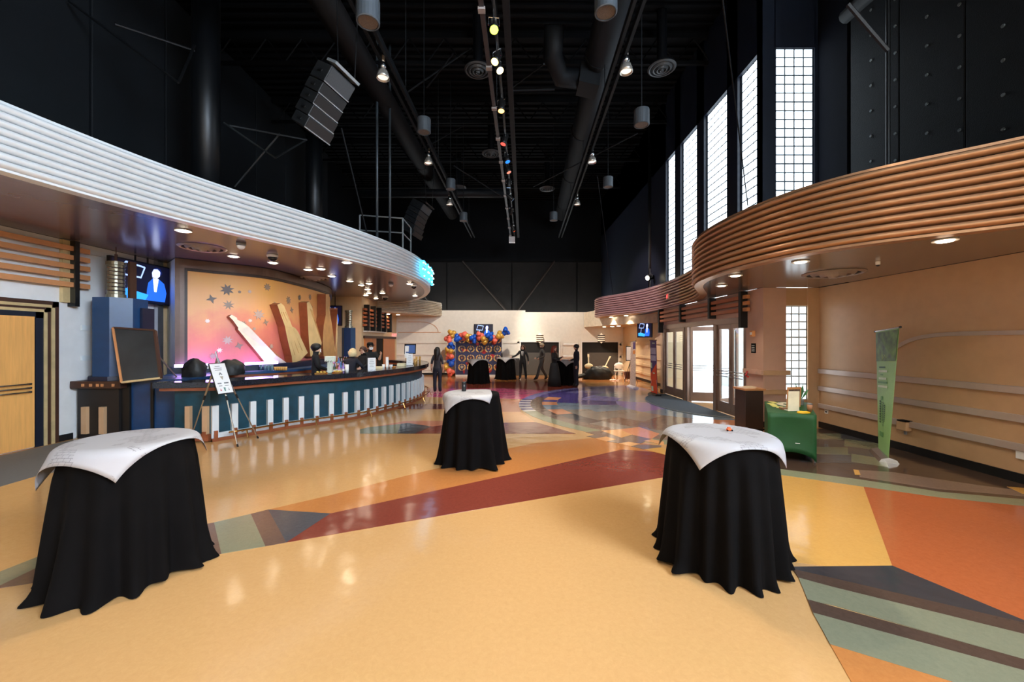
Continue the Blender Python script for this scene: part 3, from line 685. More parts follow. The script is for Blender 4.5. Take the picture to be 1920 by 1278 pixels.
for i0, i1 in ((8, 19), (24, 33)):
    sweep(MP[i0:i1], 1, [(.3, 1.3), (.38, 1.3), (.38, 1.36), (.3, 1.36), (.3, 1.3)]).build('light_strip', emis('cool light strip', (190, 150, 255), 12), bc)

# things standing on the bar
def glass(x, y, z, r, h, m, name, label, cat, group):
    b = MB().lathe([(r * .8, 0), (r, h), (r * .9, h), (r * .7, .01), (.0001, .01)], 12, (x, y, z)); o = b.build(name, m, smooth=True); return tag(o, label, cat, group)
CLEAR = mat('blue tinted glass', (170, 214, 232), .08, 0, var=0, trans=.7)
AMB = mat('amber plastic cup', (206, 160, 90), .25, 0, var=.05); PLC = mat('white paper cup', (244, 242, 238), .5, var=.02)
for k in range(7):
    p = gz(491 + k * 3.1, 694 + (k % 2), 1.16); glass(p.x - .02, p.y + .1 * (k % 2), 1.16, .035, .13, CLEAR, 'drinking_glass', nth(k, 'pale blue glass on the back counter'), 'glass', 'glasses on the back counter')
for k in range(6):
    p = gz(516 + k * 4, 694, 1.16); glass(p.x, p.y, 1.16, .035, .09, AMB, 'plastic_cup', nth(k, 'amber cup on the back counter'), 'cup', 'amber cups on the back counter')
def lump(name, label, c, sx_, sy_, sz_, m, seed, cat='bag', group=None):
    rr = random.Random(seed); b = MB(); n, q = 12, 18; vs = []
    rows = []
    for i in range(n + 1):
        t = i / n; row = []
        for k in range(q):
            a = 2 * PI * k / q; rad = max(.06, math.cos(t * PI / 2) ** .55) * (.9 + .1 * math.sin(PI * t)); zt = math.sin(t * PI / 2)
            f = 1 + .14 * math.sin(3 * a + seed + 3 * t) + .1 * math.sin(7 * a + 9 * t + seed) + rr.uniform(-.04, .04)
            row.append((c[0] + sx_ * rad * f * math.cos(a), c[1] + sy_ * rad * f * math.sin(a), c[2] + sz_ * zt * (1 + .16 * math.sin(a * 2 + seed) * zt * (1 - t ** 6))))
        rows.append(row)
    b.grid(rows, True); b.add([(c[0], c[1], c[2] + sz_)] , [])
    b.f.append(tuple(range(n * q, n * q + q)))
    b.mi.append(0); o = b.build(name, m, smooth=True); return tag(o, label, cat, group) if label else o
BAG = mat('black nylon', (24, 25, 26), .55, var=.3, bump=.3, bscale=20)
lump('duffel_bag', 'black bag slumped on the blue cabinet next to the chalkboard', (-6.62, 8.32, 1.15), .22, .2, .36, BAG, 3)
bg2 = lump('backpack', 'black backpack with white tag behind the easel sign', (-6.2, 8.8, 1.15), .26, .22, .32, BAG, 5)
MB().obox((-6.42, 8.52, 1.36), (.2, 0, .06), (0, .02, 0), (-.02, 0, .07)).build('white_tag', WHITE, bg2)
# chalkboard
cb = thing('chalkboard', 'blank black chalkboard with thin wooden frame leaning on the side cabinet', 'chalkboard', (-7.0, 7.75, 1.15))
p = [px(231, 717, 7.5), px(303, 709, 7.62), px(292, 620, 7.82), px(214.8, 615, 7.7)]
nn = (p[1] - p[0]).cross(p[3] - p[0]).normalized()
MB().prism(p, nn * .03).build('slate', mat('worn chalkboard slate', (44, 48, 50), .35, var=.3, scale=2), cb)
for i, m in ((0, GOLDTRIM), (1, BROWNTRIM), (2, BROWNTRIM), (3, SLAT)):
    a, b_ = p[i], p[(i + 1) % 4]; MB().obox((a + b_) / 2 + nn * .02, b_ - a, (b_ - a).cross(nn).normalized() * .035, nn * .06).build('frame_bar', m, cb)
MB().tube([(-6.9, 8.2, 1.15), p[2].lerp(p[3], .5)], .015, 5).build('prop_strut', BROWNTRIM, cb)
# easel with sign
es = thing('easel', 'silver telescopic easel in front of the left end of the bar', 'easel', (-5.3, 7.2, 0))
apex = Vector((-5.34, 7.22, 1.58))
for f in ((-5.92, 7.3, 0), (-4.9, 7.12, 0), (-4.93, 7.74, 0)):
    f = Vector(f); l = MB().tube([f, apex.lerp(f, .45)], .011, 6).tube([apex.lerp(f, .47), apex], .016, 6).build('leg', CHROME, es)
    MB().tube([f, f + (apex - f) * .03], .016, 6).build('rubber_foot', BLACKMET, l); MB().tube([apex.lerp(f, .48), apex.lerp(f, .43)], .02, 6).build('clamp', BLACKMET, l)
MB().tube([apex, apex + Vector((-.03, 0, .12))], .012, 6).build('mast', CHROME, es)
wv = Vector((.25, .97, 0)) * .30; n_ = Vector((.97, -.25, 0)); vv = (Vector((0, 0, 1)) * .93 - n_ * .37)
bc_ = Vector((-5.2, 7.12, 1.22))
sg = thing('bar_menu_sign', 'white printed sign with crest and icons on the easel by the bar', 'sign', bc_ - vv * .29)
nf = wv.normalized().cross(vv.normalized())
MB().obox(bc_, wv, vv * .58, nf * .02).build('backing_board', BLACKMET, sg); MB().obox(bc_ + nf * .011, wv * .94, vv * .555, nf * .004).build('print_sheet', WHITE, sg)
def sp(u, v): return bc_ + wv * (u - .5) + vv * .58 * (v - .5) + nf * .0135
for u0, u1, v0 in ((.3, .6, .9), (.22, .7, .84), (.25, .66, .78)): MB().prism([sp(u0, v0), sp(u1, v0), sp(u1, v0 - .018), sp(u0, v0 - .018)], nf * .001).build('print_line', GREY, sg)
for pts, m in (([(.4, .62), (.5, .7), (.62, .62), (.56, .6), (.5, .64), (.45, .6)], GREY), ([(.42, .56), (.62, .56), (.54, .44)], mat('tan print', (170, 160, 140))), ([(.2, .1), (.3, .1), (.25, .18)], mat('red print', (200, 70, 70))), ([(.46, .08), (.54, .08), (.56, .2), (.44, .2)], mat('green print', (110, 150, 140))), ([(.72, .1), (.78, .1), (.75, .19)], GREY), ([(.16, .36), (.4, .36), (.4, .32), (.16, .32)], GREY), ([(.56, .36), (.84, .36), (.84, .32), (.56, .32)], GREY), ([(.2, .27), (.4, .27), (.4, .25), (.2, .25)], GREY), ([(.56, .27), (.8, .27), (.8, .25), (.56, .25)], GREY)):
    MB().prism([sp(*q) for q in pts], nf * .001).build('print_mark', m, sg)
ZT = 1.132
def onbar(x, off=.1):
    a = (x - CX) / FPX; Q = [p - n * off for p, n in zip(BP, BN)]
    for p, q in zip(Q, Q[1:]):
        fp, fq = p.x - a * p.y, q.x - a * q.y
        if fp <= 0 <= fq or fq <= 0 <= fp:
            h = p.lerp(q, fp / (fp - fq) if fp != fq else 0); return Vector((h.x, h.y, ZT))
    return Vector((Q[-8].x, Q[-8].y, ZT))
def sign_card(x, y, w_, h_, label):
    c = onbar(x); o = thing('tabletop_sign', label, 'sign', c)
    d = Vector((.85, .5, 0)).normalized(); n = Vector((d.y, -d.x, 0))
    MB().obox(c + Vector((0, 0, h_ / 2 + .01)), d * w_, n * .008, (0, 0, h_)).build('card', WHITE, o); MB().obox(c + Vector((0, 0, .006)), d * w_, n * .07, (0, 0, .012)).build('foot', CHROME, o)
    for k in range(5): MB().obox(c + Vector((0, 0, h_ * (.85 - .14 * k))) + n * .005, d * w_ * (.4 + .12 * (k % 3)), n * .002, (0, 0, .008)).build('print_line', GREY, o)
sign_card(697, 699, .2, .31, 'white menu card in a stand on the bar before the blonde bartender')
sign_card(768, 692, .2, .36, 'white menu card near the far end of the bar')
tp = onbar(619, .2)
t = thing('beer_tap_tower', 'pale T shaped drink dispenser tower on the bar', 'dispenser', tp)
MB().box(tp.x - .05, tp.x + .05, tp.y - .05, tp.y + .05, ZT, ZT + .27).build('stem', mat('pale green white enamel', (226, 236, 220), .3), t, bevel=.01)
MB().box(tp.x - .11, tp.x + .11, tp.y - .06, tp.y + .06, ZT + .27, ZT + .4).build('head', mat('pale green white enamel', (226, 236, 220), .3), t, bevel=.012)
for s in (-.06, 0, .06): MB().tube([(tp.x + s, tp.y - .06, ZT + .3), (tp.x + s, tp.y - .1, ZT + .28), (tp.x + s, tp.y - .1, ZT + .24)], .008, 6).build('spout', CHROME, t)
def stack(x, y, n, r, label, h=.1, m=PLC, grp=None):
    c = onbar(x); b = MB(); prof = [(r * .8, 0)]
    o = thing('cup_stack', label, 'cup stack', c, grp)
    for k in range(n): MB().lathe([(r * .78, k * .03), (r, k * .03 + h), (r * .92, k * .03 + h), (r * .7, k * .03 + .02)], 12, c).build('cup', m, o, smooth=True)
stack(650.5, 700, 4, .045, 'short stack of white cups next to the blonde bartender'); stack(726, 695, 8, .04, 'tall stack of white cups right of the menu card', .11)
stack(719, 696, 2, .04, 'pair of white cups left of the tall cup stack'); stack(733, 690, 1, .05, 'single white tub beside the tall cup stack')
def tray(x, y, w_, m, label):
    c = onbar(x); o = thing('fruit_tray', label, 'tray', c)
    MB().box(c.x - w_ / 2, c.x + w_ / 2, c.y - .07, c.y + .07, ZT, ZT + .025).build('tray_base', BRASS, o)
    for k in range(6): MB().ball((c.x - w_ / 2 + w_ * (k + .5) / 6, c.y + .03 * (-1) ** k, ZT + .04), .025, 6, sq=(1.2, 1, .7)).build('fruit_slice', m, o, smooth=True)
YEL = mat('lemon yellow', (240, 196, 90), .5); ORA = mat('orange fruit', (240, 150, 60), .5)
tray(602, 703, .24, YEL, 'tray of lemon slices left of the drink dispenser'); tray(633, 701, .2, YEL, 'tray of lemon slices right of the drink dispenser'); tray(735, 695.5, .18, ORA, 'tray of orange slices on the bar by the cup stacks')
c = onbar(753, .22); tag(MB().box(c.x - .12, c.x + .12, c.y - .08, c.y + .1, ZT, ZT + .09).build('napkin_box', mat('cream carton', (236, 226, 190), .6), bevel=.006), 'cream box on the bar left of the far menu card', 'box')
c = onbar(712, .22); tag(MB().box(c.x - .1, c.x + .1, c.y - .08, c.y + .08, ZT, ZT + .07).build('napkin_stack', mat('cream napkin', (240, 220, 180), .8), bevel=.004), 'stack of cream napkins on the bar right of the menu card', 'napkins')
def bottle(c, h, r, m, capm, label, grp):
    o = thing('bottle', label, 'bottle', c, grp)
    MB().lathe([(r, 0), (r, h * .58), (r * .4, h * .74), (r * .36, h * .93)], 10, c).build('glass_body', m, o, smooth=True); MB().lathe([(r * .42, h * .93), (r * .42, h)], 8, c).build('cap', capm, o)
    MB().lathe([(r * 1.03, h * .15), (r * 1.03, h * .45)], 10, c).build('paper_label', WHITE, o)
bm = [mat('clear spirit', (200, 214, 220), .1), mat('green bottle glass', (44, 84, 54), .12), mat('pink liqueur', (220, 140, 180), .12), mat('amber spirit', (150, 92, 40), .12), mat('violet liqueur', (160, 130, 210), .12), mat('blue spirit', (90, 140, 200), .12)]
for k in range(8):
    bottle(Vector((-4.9 + .05 * k + .02 * (k % 2), 10.6 + .09 * (k % 3), 1.0)), .3 + .03 * (k % 3), .036, bm[(k * 2 + k // 3) % 6], bm[k % 4], nth(k, 'bottle behind the drink dispenser'), 'bottles behind the drink dispenser')
for k in range(8):
    bottle(Vector((-5.42 + .05 * k, 12.1 + .1 * (k % 3), 1.05)), .34 + .03 * (k % 2), .036, bm[(k + 2) % 6], bm[(k + 1) % 4], nth(k, 'bottle beside the blonde bartender'), 'bottles left of the blonde bartender')
for xx, yy, w_, nm, lb in ((-4.7, 10.75, .7, 'speed_rail', 'steel bottle rail behind the drink dispenser'), (-5.24, 12.25, .7, 'speed_rail', 'steel bottle rail left of the blonde bartender')):
    o = thing(nm, lb, 'bottle rail', (xx, yy, 0)); zt = 1.0 if yy < 11 else 1.05
    MB().box(xx - .35, xx + .35, yy - .18, yy + .22, zt - .05, zt).build('shelf', CHROME, o); MB().box(xx - .3, xx + .3, yy - .1, yy + .18, 0, zt - .05).build('stand', GREY, o)
# point-of-sale screen near the far end
c = onbar(769, .34); t = thing('till_screen', 'dark point of sale screen with papers at the far end of the bar', 'till', c)
MB().box(c.x - .1, c.x + .1, c.y - .08, c.y + .08, ZT, ZT + .03).tube([(c.x, c.y, ZT), (c.x, c.y + .05, ZT + .3)], .03, 8).build('stand', BLACKMET, t)
cc = c + Vector((0, 0, .5)); MB().obox(cc, (.38, 0, 0), (0, .05, 0), (0, .06, .34)).build('monitor', BLACKMET, t); MB().obox(cc + Vector((.02, -.03, 0)), (.3, 0, 0), (0, .008, 0), (0, .05, .26)).build('display', emis('till display', (40, 60, 100), .8), t)
MB().obox(cc + Vector((-.1, -.05, -.1)), (.13, 0, 0), (0, .006, 0), (0, .06, .4)).build('paper_sheet', WHITE, t)
for k, (x, y) in enumerate(((778, 690), (781, 689), (784, 692), (787, 688.5))):
    p = onbar(x, .02 + .09 * (k % 3)); glass(p.x, p.y, ZT, .04, .2 + .05 * (k % 2), AMB, 'beer_cup', nth(k, 'tall amber cup beside the far menu card'), 'cup', 'amber cups at the far end of the bar')
p = onbar(793, .0); o = thing('soap_bottle', 'white and teal bottle at the far tip of the bar', 'bottle', p)
MB().lathe([(.06, 0), (.06, .12), (.02, .16)], 10, p).build('bottle_body', mat('teal plastic', (40, 130, 150), .3), o, smooth=True); MB().lathe([(.02, .16), (.02, .2)], 8, p).build('cap', WHITE, o)
# sign letters on the canopy tip
sgn = thing('canopy_sign', 'blue marquee letters on the rounded end of the silver canopy', 'sign', (-2.95, 13.6, 3.8))
NEON = emis('cyan letter face', (70, 190, 236), 1.3); NEONB = emis('white bulb', (240, 250, 255), 2)
LA = arclen(LP); s0 = next(LA[i] for i, p in enumerate(LP) if p.y > 12.5)
for i, ch in enumerate('CAFE'):
    p, d = at_len(LP, s0 + .35 + i * .62, LA); n = Vector((d.y, -d.x))
    ang = math.atan2(d.y, d.x)
    lt = text(ch, .78, 'letter', NEON, sgn, (p.x + n.x * .16, p.y + n.y * .16, 4.2), (PI / 2, 0, ang), .04)
    for k in range(5): MB().ball((p.x + n.x * .22 + d.x * (-.15 + .07 * k), p.y + n.y * .22 + d.y * (-.15 + .07 * k), 4.2 + .24 * math.sin(k * 2.1)), .022, 5).build('bulb', NEONB, sgn)

# ------------------------------------------------ entrance doors on the right
d2 = bpy.data.objects.new('door_2', None); C.objects.link(d2); struct(d2); d2.location = (XD, 12, 0); ORG['door_2'] = Vector((XD, 12, 0))
ALU = mat('bronze anodised aluminium', (150, 128, 116), .3, .6, var=.06)
PANE = mat('clear door glass', (236, 244, 248), .02, 0, var=0, trans=1, spec=.4)
ZH = 2.46
MB().box(XD, XD + .14, 9.36, 14.55, ZH - .13, ZH + .01).build('head_frame', ALU, d2)
for y0, y1 in ((9.36, 9.44), (10.76, 10.9), (12.5, 12.64), (12.74, 12.84), (14.4, 14.55)):
    MB().box(XD, XD + .14, y0, y1, 0, ZH - .1).build('jamb', ALU, d2)
def leaf(o, u, w_, s, nm='door_leaf'):
    """leaf from corner o along unit u, width w_"""
    o = Vector(o); u = Vector(u); n = Vector((u.y, -u.x, 0)) * .045; b = MB(); Z = Vector((0, 0, 1))
    def bar(a, b2, z0, z1): b.obox(o + u * (a + b2) / 2 + Z * (z0 + z1) / 2, u * (b2 - a), n, Z * (z1 - z0))
    bar(0, s, .02, ZH - .12); bar(w_ - s, w_, .02, ZH - .12); bar(s, w_ - s, .02, .3); bar(s, w_ - s, ZH - .25, ZH - .12)
    l = b.build(nm, ALU, d2)
    MB().obox(o + u * w_ / 2 + Z * (ZH + .06) / 2, u * (w_ - 2 * s), n * .15, Z * (ZH - .55)).build('pane', PANE, l)
    for k in range(3):
        z = .98 + .07 * k; q = n * -1.8
        MB().tube([o + u * .04 + q + Z * z, o + u * (w_ - .04) + q + Z * z], .012, 8).build('push_bar', CHROME, l, smooth=True)
    return l
leaf((XD + .07, 9.46, 0), (0, 1, 0), .64, .09); leaf((XD + .07, 10.11, 0), (0, 1, 0), .64, .09)
leaf((XD + .09, 10.95, 0), (.9, .436, 0), .95, .09); leaf((XD + .09, 12.5, 0), (.97, -.25, 0), .9, .08)
leaf((XD + .07, 12.86, 0), (0, 1, 0), .76, .09); leaf((XD + .07, 13.63, 0), (0, 1, 0), .76, .09)
posts = [(9.3, 9.4), (10.78, 10.88), (12.66, 12.76), (14.5, 14.6)]
for i, (y0, y1) in enumerate(posts):
    MB().box(XD - .16, XD + .03, y0, y1, 2.2 if i in (0, 3) else 2.5, 3.055).build('slat_post', BLACKMET, wd)
for k in range(3):
    z = 2.62 + .145 * k
    for (a, b_) in ((9.4, 10.78), (10.88, 12.66), (12.76, 14.5)):
        MB().box(XD - .12, XD - .04, a, b_, z - .04, z + .045).build('slat', SLATR, wd)
    MB().box(XD - .12, XD - .04, 9.14, 9.3, z - .04, z + .045).build('slat', SLAT, wd)
    MB().box(XD - .12, XD - .04, 14.6, 14.7, z - .04, z + .045).build('slat', SLAT, wd)
# vestibule and street side
PALE = mat('pale stucco', (226, 226, 220), .8, var=.04)
vest = struct(MB().box(XD + .15, 16, 8.96, 22, -.06, -.005).build('floor_vestibule', mat('pale concrete', (206, 208, 208), .6)))
struct(MB().box(12, 12.3, 8.96, 22, 0, 3.6).build('wall_vestibule', PALE))
for y in (10.5, 13.5, 16.5): struct(MB().box(9.2, 9.5, y, y + .35, 0, 3.6).build('trim_%d' % int(y), PALE))
cm = thing('entrance_mat', 'dark grey half round mat inside the entrance doors', 'mat', (5.2, 12, 0))
n = 24; pts = [(5.48 - 1.28 * math.cos(PI * k / n - PI / 2), 12.0 + 2.15 * math.sin(PI * k / n - PI / 2), .004) for k in range(n + 1)]
MB().prism(pts, (0, 0, .012)).build('mat_pile', mat('charcoal carpet', (74, 82, 92), .9, var=.2, scale=40, bump=.2, bscale=300), cm)
MB().tube([(p[0], p[1], .012) for p in pts], .014, 6).build('mat_edge', GREY, cm)
# small wall things by the doors
t = thing('thermostat', 'round amber alarm sounder high on the pilaster by the doors', 'alarm', (5.49, 8.95, 2.0))
def facing(px_, py_, w_, h_, d, m, nm, Y=8.72, par=None, bev=0):
    p = px(px_, py_, Y); b = MB().box(p.x - w_ / 2, p.x + w_ / 2, Y - d, Y, p.z - h_ / 2, p.z + h_ / 2); return b.build(nm, m, par, bevel=bev)
MB().box(5.44, 5.5, 9.0, 9.12, 1.99, 2.13).build('casing', mat('amber plastic', (226, 160, 96), .4), t, bevel=.01); MB().box(5.425, 5.445, 9.03, 9.09, 2.03, 2.09).build('lens', WHITE, t)
t = thing('door_notice', 'small black notice plate with white lines by the doors', 'notice', (5.48, 9.06, 1.66)); MB().box(5.485, 5.5, 8.98, 9.14, 1.62, 1.84).build('plate', BLACK, t)
for k in range(4): MB().box(5.48, 5.486, 9.01, 9.11, 1.66 + .04 * k, 1.675 + .04 * k).build('print_line', WHITE, t)
for z in (1.2, .78):
    MB().box(5.42, 5.5, 8.66, 9.36, z - .05, z + .05).build('rail', mat('pink beige rail', (206, 170, 150), .4), wp); MB().box(5.46, 6.05, 8.65, 8.72, z - .05, z + .05).build('rail', TAN, wp)
t = tag(MB().tube([(5.4, 9.14, 1.2), (5.36, 9.14, 1.1), (5.36, 9.04, 1.08)], .018, 6).build('red_handle', mat('red enamel', (200, 40, 40), .3)), 'small red hook on the rail beside the doors', 'hook')
struct(MB().box(XR - .02, XR, -7, 8.75, 0, .13).box(5.48, 6.0, 8.7, 8.73, 0, .13).box(5.48, 5.5, 8.72, 9.36, 0, .13).box(5.48, 5.5, 14.55, 14.75, 0, .13).box(6.23, 6.25, 14.75, 22.4, 0, .12).build('baseboard_right', BASEB))
# right wall rails
RAILM = mat('mauve grey rail paint', (196, 178, 168), .28, .2, var=.04)
for z in (1.235, .86, .48): MB().box(XR - .05, XR, -6.9, 8.74, z - .05, z + .05).build('rail', RAILM, wr, bevel=.008)
cv = [(XR - .02, 7.25, 1.5), (XR - .02, 7.05, 1.72), (XR - .02, 6.75, 1.9), (XR - .02, 6.3, 1.985), (XR - .02, 5.5, 2.0), (XR - .02, 2.5, 2.0)]
b = MB(); sp_ = spline(cv, 5)
for a, c in zip(sp_, sp_[1:]):
    d = (c - a); up = Vector((1, 0, 0)).cross(d).normalized() * .03
    b.prism([a - up, c - up, c + up, a + up], (.02, 0, 0))
b.build('curved_rail', RAILM, wr)
t = thing('wall_outlet', 'white twin socket low on the right wall near the glass blocks', 'socket', onX(1550, 769, XR)); p = onX(1550, 769, XR); p.z
MB().box(XR - .012, XR, p.y - .045, p.y + .045, p.z - .07, p.z + .07).build('cover_plate', WHITE, t)
for s in (-.03, .03): MB().box(XR - .016, XR - .011, p.y - .02, p.y + .02, p.z + s - .015, p.z + s + .015).build('socket', BLACK, t)
p = onX(1700, 798, XR); t = thing('wall_phone_box', 'tan box with black lid on the right wall behind the green banner', 'box', p)
MB().box(XR - .1, XR, p.y - .09, p.y + .09, p.z - .08, p.z + .08).build('casing', TAN, t, bevel=.015); MB().box(XR - .11, XR, p.y - .1, p.y + .06, p.z + .08, p.z + .1).build('lid', BLACK, t); MB().box(XR - .07, XR - .04, p.y - .05, p.y - .02, p.z - .14, p.z - .08).build('latch', GREY, t)
p = onX(1917, 852, XR); tag(MB().box(XR - .03, XR, p.y - .07, p.y + .05, p.z - .06, p.z + .06).build('wall_outlet', WHITE, bevel=.005), 'white socket cover at the right edge of the photo', 'socket')

# ------------------------------------------------ green table
A, B_, D_, E_ = gz(1439.4, 772.6, .75), gz(1531, 777.8, .75), gz(1515, 754, .75), gz(1433.5, 752, .75)
GREEN = mat('green stretch fabric', (18, 78, 34), .6, var=.08, bump=.05, bscale=200)
ctr = (A + B_ + D_ + E_) / 4; gt = thing('display_table', 'table in a tight green stretch cover near the right wall', 'table', (ctr.x, ctr.y, 0))
MB().prism([v + Vector((0, 0, -.02)) for v in (A, B_, D_, E_)], (0, 0, .02)).build('cover_top', GREEN, gt)
for a, b_ in ((A, B_), (B_, D_), (D_, E_), (E_, A)):
    rows = []; dd = (b_ - a).normalized(); nrm = Vector((dd.y, -dd.x, 0))
    for j in range(9):
        v = j / 8; row = []
        for i in range(13):
            u = i / 12; p = a.lerp(b_, u); zb = .02 + .13 * math.sin(PI * u) ** .6; z = .745 * (1 - v) + zb * v
            row.append((p.x - nrm.x * .04 * math.sin(PI * u) * math.sin(PI * v), p.y - nrm.y * .04 * math.sin(PI * u) * math.sin(PI * v), z))
        rows.append(row)
    MB().grid(rows).build('cover_side', GREEN, gt, smooth=True, thick=.004)
for v in (A, B_, D_, E_):
    q = v.lerp(ctr, .06); MB().tube([(q.x, q.y, 0), (q.x, q.y, .73)], .014, 8).build('leg', GREY, gt)
p = A.lerp(B_, .62); MB().obox(Vector((p.x - .02, p.y - .03, .3)), (B_ - A).normalized() * .06, (0, .004, 0), (0, 0, .01)).build('fabric_mark', WHITE, gt)
ux = (B_ - A).normalized(); uy = (E_ - A).normalized()
def ont(u, v, z=0): return A.lerp(B_, u).lerp(E_.lerp(D_, u), v) + Vector((0, 0, z))
def flat(u, v, w_, l_, h_, m, nm, label, cat, rot=0, grp=None):
    a = ux * math.cos(rot) + uy * math.sin(rot); c = Vector((-a.y, a.x, 0)); o = MB().obox(ont(u, v, h_ / 2), a * w_, c * l_, (0, 0, h_)).build(nm, m); return tag(o, label, cat, grp)
PAP = mat('printed leaflet paper', (232, 224, 206), .6, var=.15, scale=40)
for k, (u, v, r) in enumerate(((.2, .9, .2), (.35, .82, -.3), (.15, .72, .1), (.4, .66, .5), (.2, .55, 0), (.5, .85, .3), (.3, .45, -.2))):
    flat(u, v, .1, .21, .004, PAP if k % 2 else mat('yellow leaflet paper', (226, 220, 130), .6, var=.1), 'leaflet', ('rearmost', 'second rearmost', 'leftmost', 'central', 'front left', 'rear right', 'frontmost')[k] + (' pale' if k % 2 else ' yellow') + ' leaflet spread on the green table', 'leaflet', r, 'leaflets on the green table')
flat(.42, .3, .16, .12, .03, mat('brown book cover', (150, 110, 80), .5), 'booklet', 'brown stack of booklets in front of the white stand on the green table', 'booklet', .2)
c = ont(.56, .2); t = thing('leaflet_stand', 'cream backed sign holder standing on the green table', 'stand', c)
uu = Vector((.97, .1, 0)); MB().obox(c + Vector((.02, .02, .16)), uu * .2, (0, .012, 0), (.05, .06, .31)).build('panel', mat('cream card', (226, 220, 190), .5), t); MB().obox(c + Vector((.02, .06, .006)), uu * .2, (0, .1, 0), (0, 0, .012)).build('foot', WHITE, t)
c = ont(.62, .55); t = thing('picture_frame', 'framed display board with dark picture at the back of the green table', 'frame', c)
MB().obox(c + Vector((0, 0, .17)), Vector((.28, .06, 0)), (0, .015, 0), (.05, .05, .34)).build('frame_board', SLAT, t); MB().obox(c + Vector((-.002, -.012, .17)), Vector((.22, .047, 0)), (0, .006, 0), (.04, .04, .26)).build('picture', mat('dark picture print', (90, 72, 62), .5, var=.5, scale=30), t)
c = ont(.9, .2); t = thing('travel_cup', 'brown cup with lid on the right corner of the green table', 'cup', c)
MB().lathe([(.03, 0), (.04, .12)], 14, c).build('cup_body', mat('kraft brown cup', (160, 110, 76), .5), t, smooth=True); MB().lathe([(.042, .12), (.042, .135), (.02, .14)], 14, c).build('lid', GREY, t)
lump('snack_pack', 'crumpled yellow snack packet at the front of the green table', tuple(ont(.75, .08)), .1, .05, .035, mat('yellow packet', (240, 180, 40), .35, var=.2), 9, 'packet')
c = ont(.8, .75); t = thing('potted_sprig', 'small green leafy sprig behind the frame on the green table', 'plant', c)
MB().lathe([(.04, 0), (.05, .09)], 12, c).build('pot', GREY, t)
for k in range(7):
    a = k * .9; d = Vector((math.cos(a) * .14, math.sin(a) * .1, .2 + .05 * (k % 3))); s_ = Vector((-d.y, d.x, 0)) * .25
    MB().prism([c + Vector((0, 0, .08)), c + d * .6 + s_ + Vector((0, 0, .08)), c + d + Vector((0, 0, .08)), c + d * .6 - s_ + Vector((0, 0, .08))], (0, 0, .004)).build('leaf', mat('leaf green', (70, 130, 84), .5), t)
# podium / bin by the doors
P0 = gz(1406, 800); t = thing('brochure_bin', 'dark brown square bin stand with papers on top right of the doors', 'bin', (5.05, 8.55, 0))
MB().box(4.86, 5.24, 8.3, 8.7, 0, .86).build('body', mat('dark brown laminate', (58, 42, 36), .45), t, bevel=.01); MB().box(4.83, 5.27, 8.26, 8.72, .86, .9).build('lid', SLAT, t, bevel=.006); MB().box(4.88, 5.22, 8.28, 8.31, .03, .05).build('kick_strip', BLACK, t)
for k in range(3): tag(MB().box(4.9 + .06 * k, 5.1 + .05 * k, 8.34 + .05 * k, 8.55 + .05 * k, .9 + .006 * k, .906 + .006 * k).build('newspaper', mat('newsprint', (226, 206, 180), .7)), ('bottom', 'middle', 'top')[k] + ' folded paper in the pile on the brown bin stand', 'paper', 'papers on the bin stand')

# ------------------------------------------------ roll-up banners
def banner(label, a0, b0, a1, b1, mats_fn, base_m=CHROME):
    """a0,b0 bottom corners; a1,b1 top corners"""
    a0, b0, a1, b1 = map(Vector, (a0, b0, a1, b1)); c = (a0 + b0) / 2; t = thing('roll_up_banner', label, 'banner', (c.x, c.y, 0))
    u = (b0 - a0); un = u.normalized(); n = Vector((un.y, -un.x, 0))
    MB().prism([a0 - un * .04 - n * .12 + Vector((0, 0, -a0.z)), a0 - un * .04 + n * .12 + Vector((0, 0, -a0.z)), a0 - un * .04 + n * .09 + Vector((0, 0, .05 - a0.z)), a0 - un * .04 + Vector((0, 0, .08 - a0.z)), a0 - un * .04 - n * .09 + Vector((0, 0, .05 - a0.z))], u + un * .08).build('base', base_m, t)
    rows = []
    for j in range(25):
        v = j / 24; rows.append([tuple(a0.lerp(a1, v).lerp(b0.lerp(b1, v), i / 8) + n * (.006 * math.sin(PI * v) * math.sin(PI * i / 8))) for i in range(9)])
    sheet = MB().grid(rows).build('print_sheet', mats_fn(0), t, thick=.003)
    MB().tube([a1 - (b1 - a1) * .03, b1 + (b1 - a1) * .03], .014, 8).build('top_bar', CHROME, t)
    MB().tube([a1 - (b1 - a1) * .05, a1 - (b1 - a1) * .03], .018, 8).tube([b1 + (b1 - a1) * .03, b1 + (b1 - a1) * .05], .018, 8).build('end_cap', BLACKMET, t)
    MB().tube([c - n * .03, (a1 + b1) / 2 - n * .03], .012, 6).build('pole', GREY, t)
    def patch(u0, u1, v0, v1, m, nm='print_block', pts=None):
        P = pts or [(u0, v0), (u1, v0), (u1, v1), (u0, v1)]
        q = [a0.lerp(a1, v).lerp(b0.lerp(b1, v), uu_) + n * (.008 + .006 * math.sin(PI * v) * math.sin(PI * uu_)) for uu_, v in P]
        return MB().prism(q, n * .0012).build(nm, m, sheet)
    return t, patch
LG = mat('light green print', (152, 200, 128), .45, var=.04); MG = mat('leaf photo print', (86, 120, 56), .45, var=.7, scale=9); PG = mat('pale print', (214, 232, 206), .5); DG = mat('dark green print', (52, 104, 70), .5); MGR = mat('mid green print', (104, 160, 100), .5)
t, pa = banner('tall light green roll up banner with plant photo by the right wall', (6.2, 6.74, .06), (5.86, 6.2, .06), (6.17, 6.75, 2.05), (5.97, 6.14, 2.1), lambda k: LG)
pa(.01, .99, .745, .985, MG)
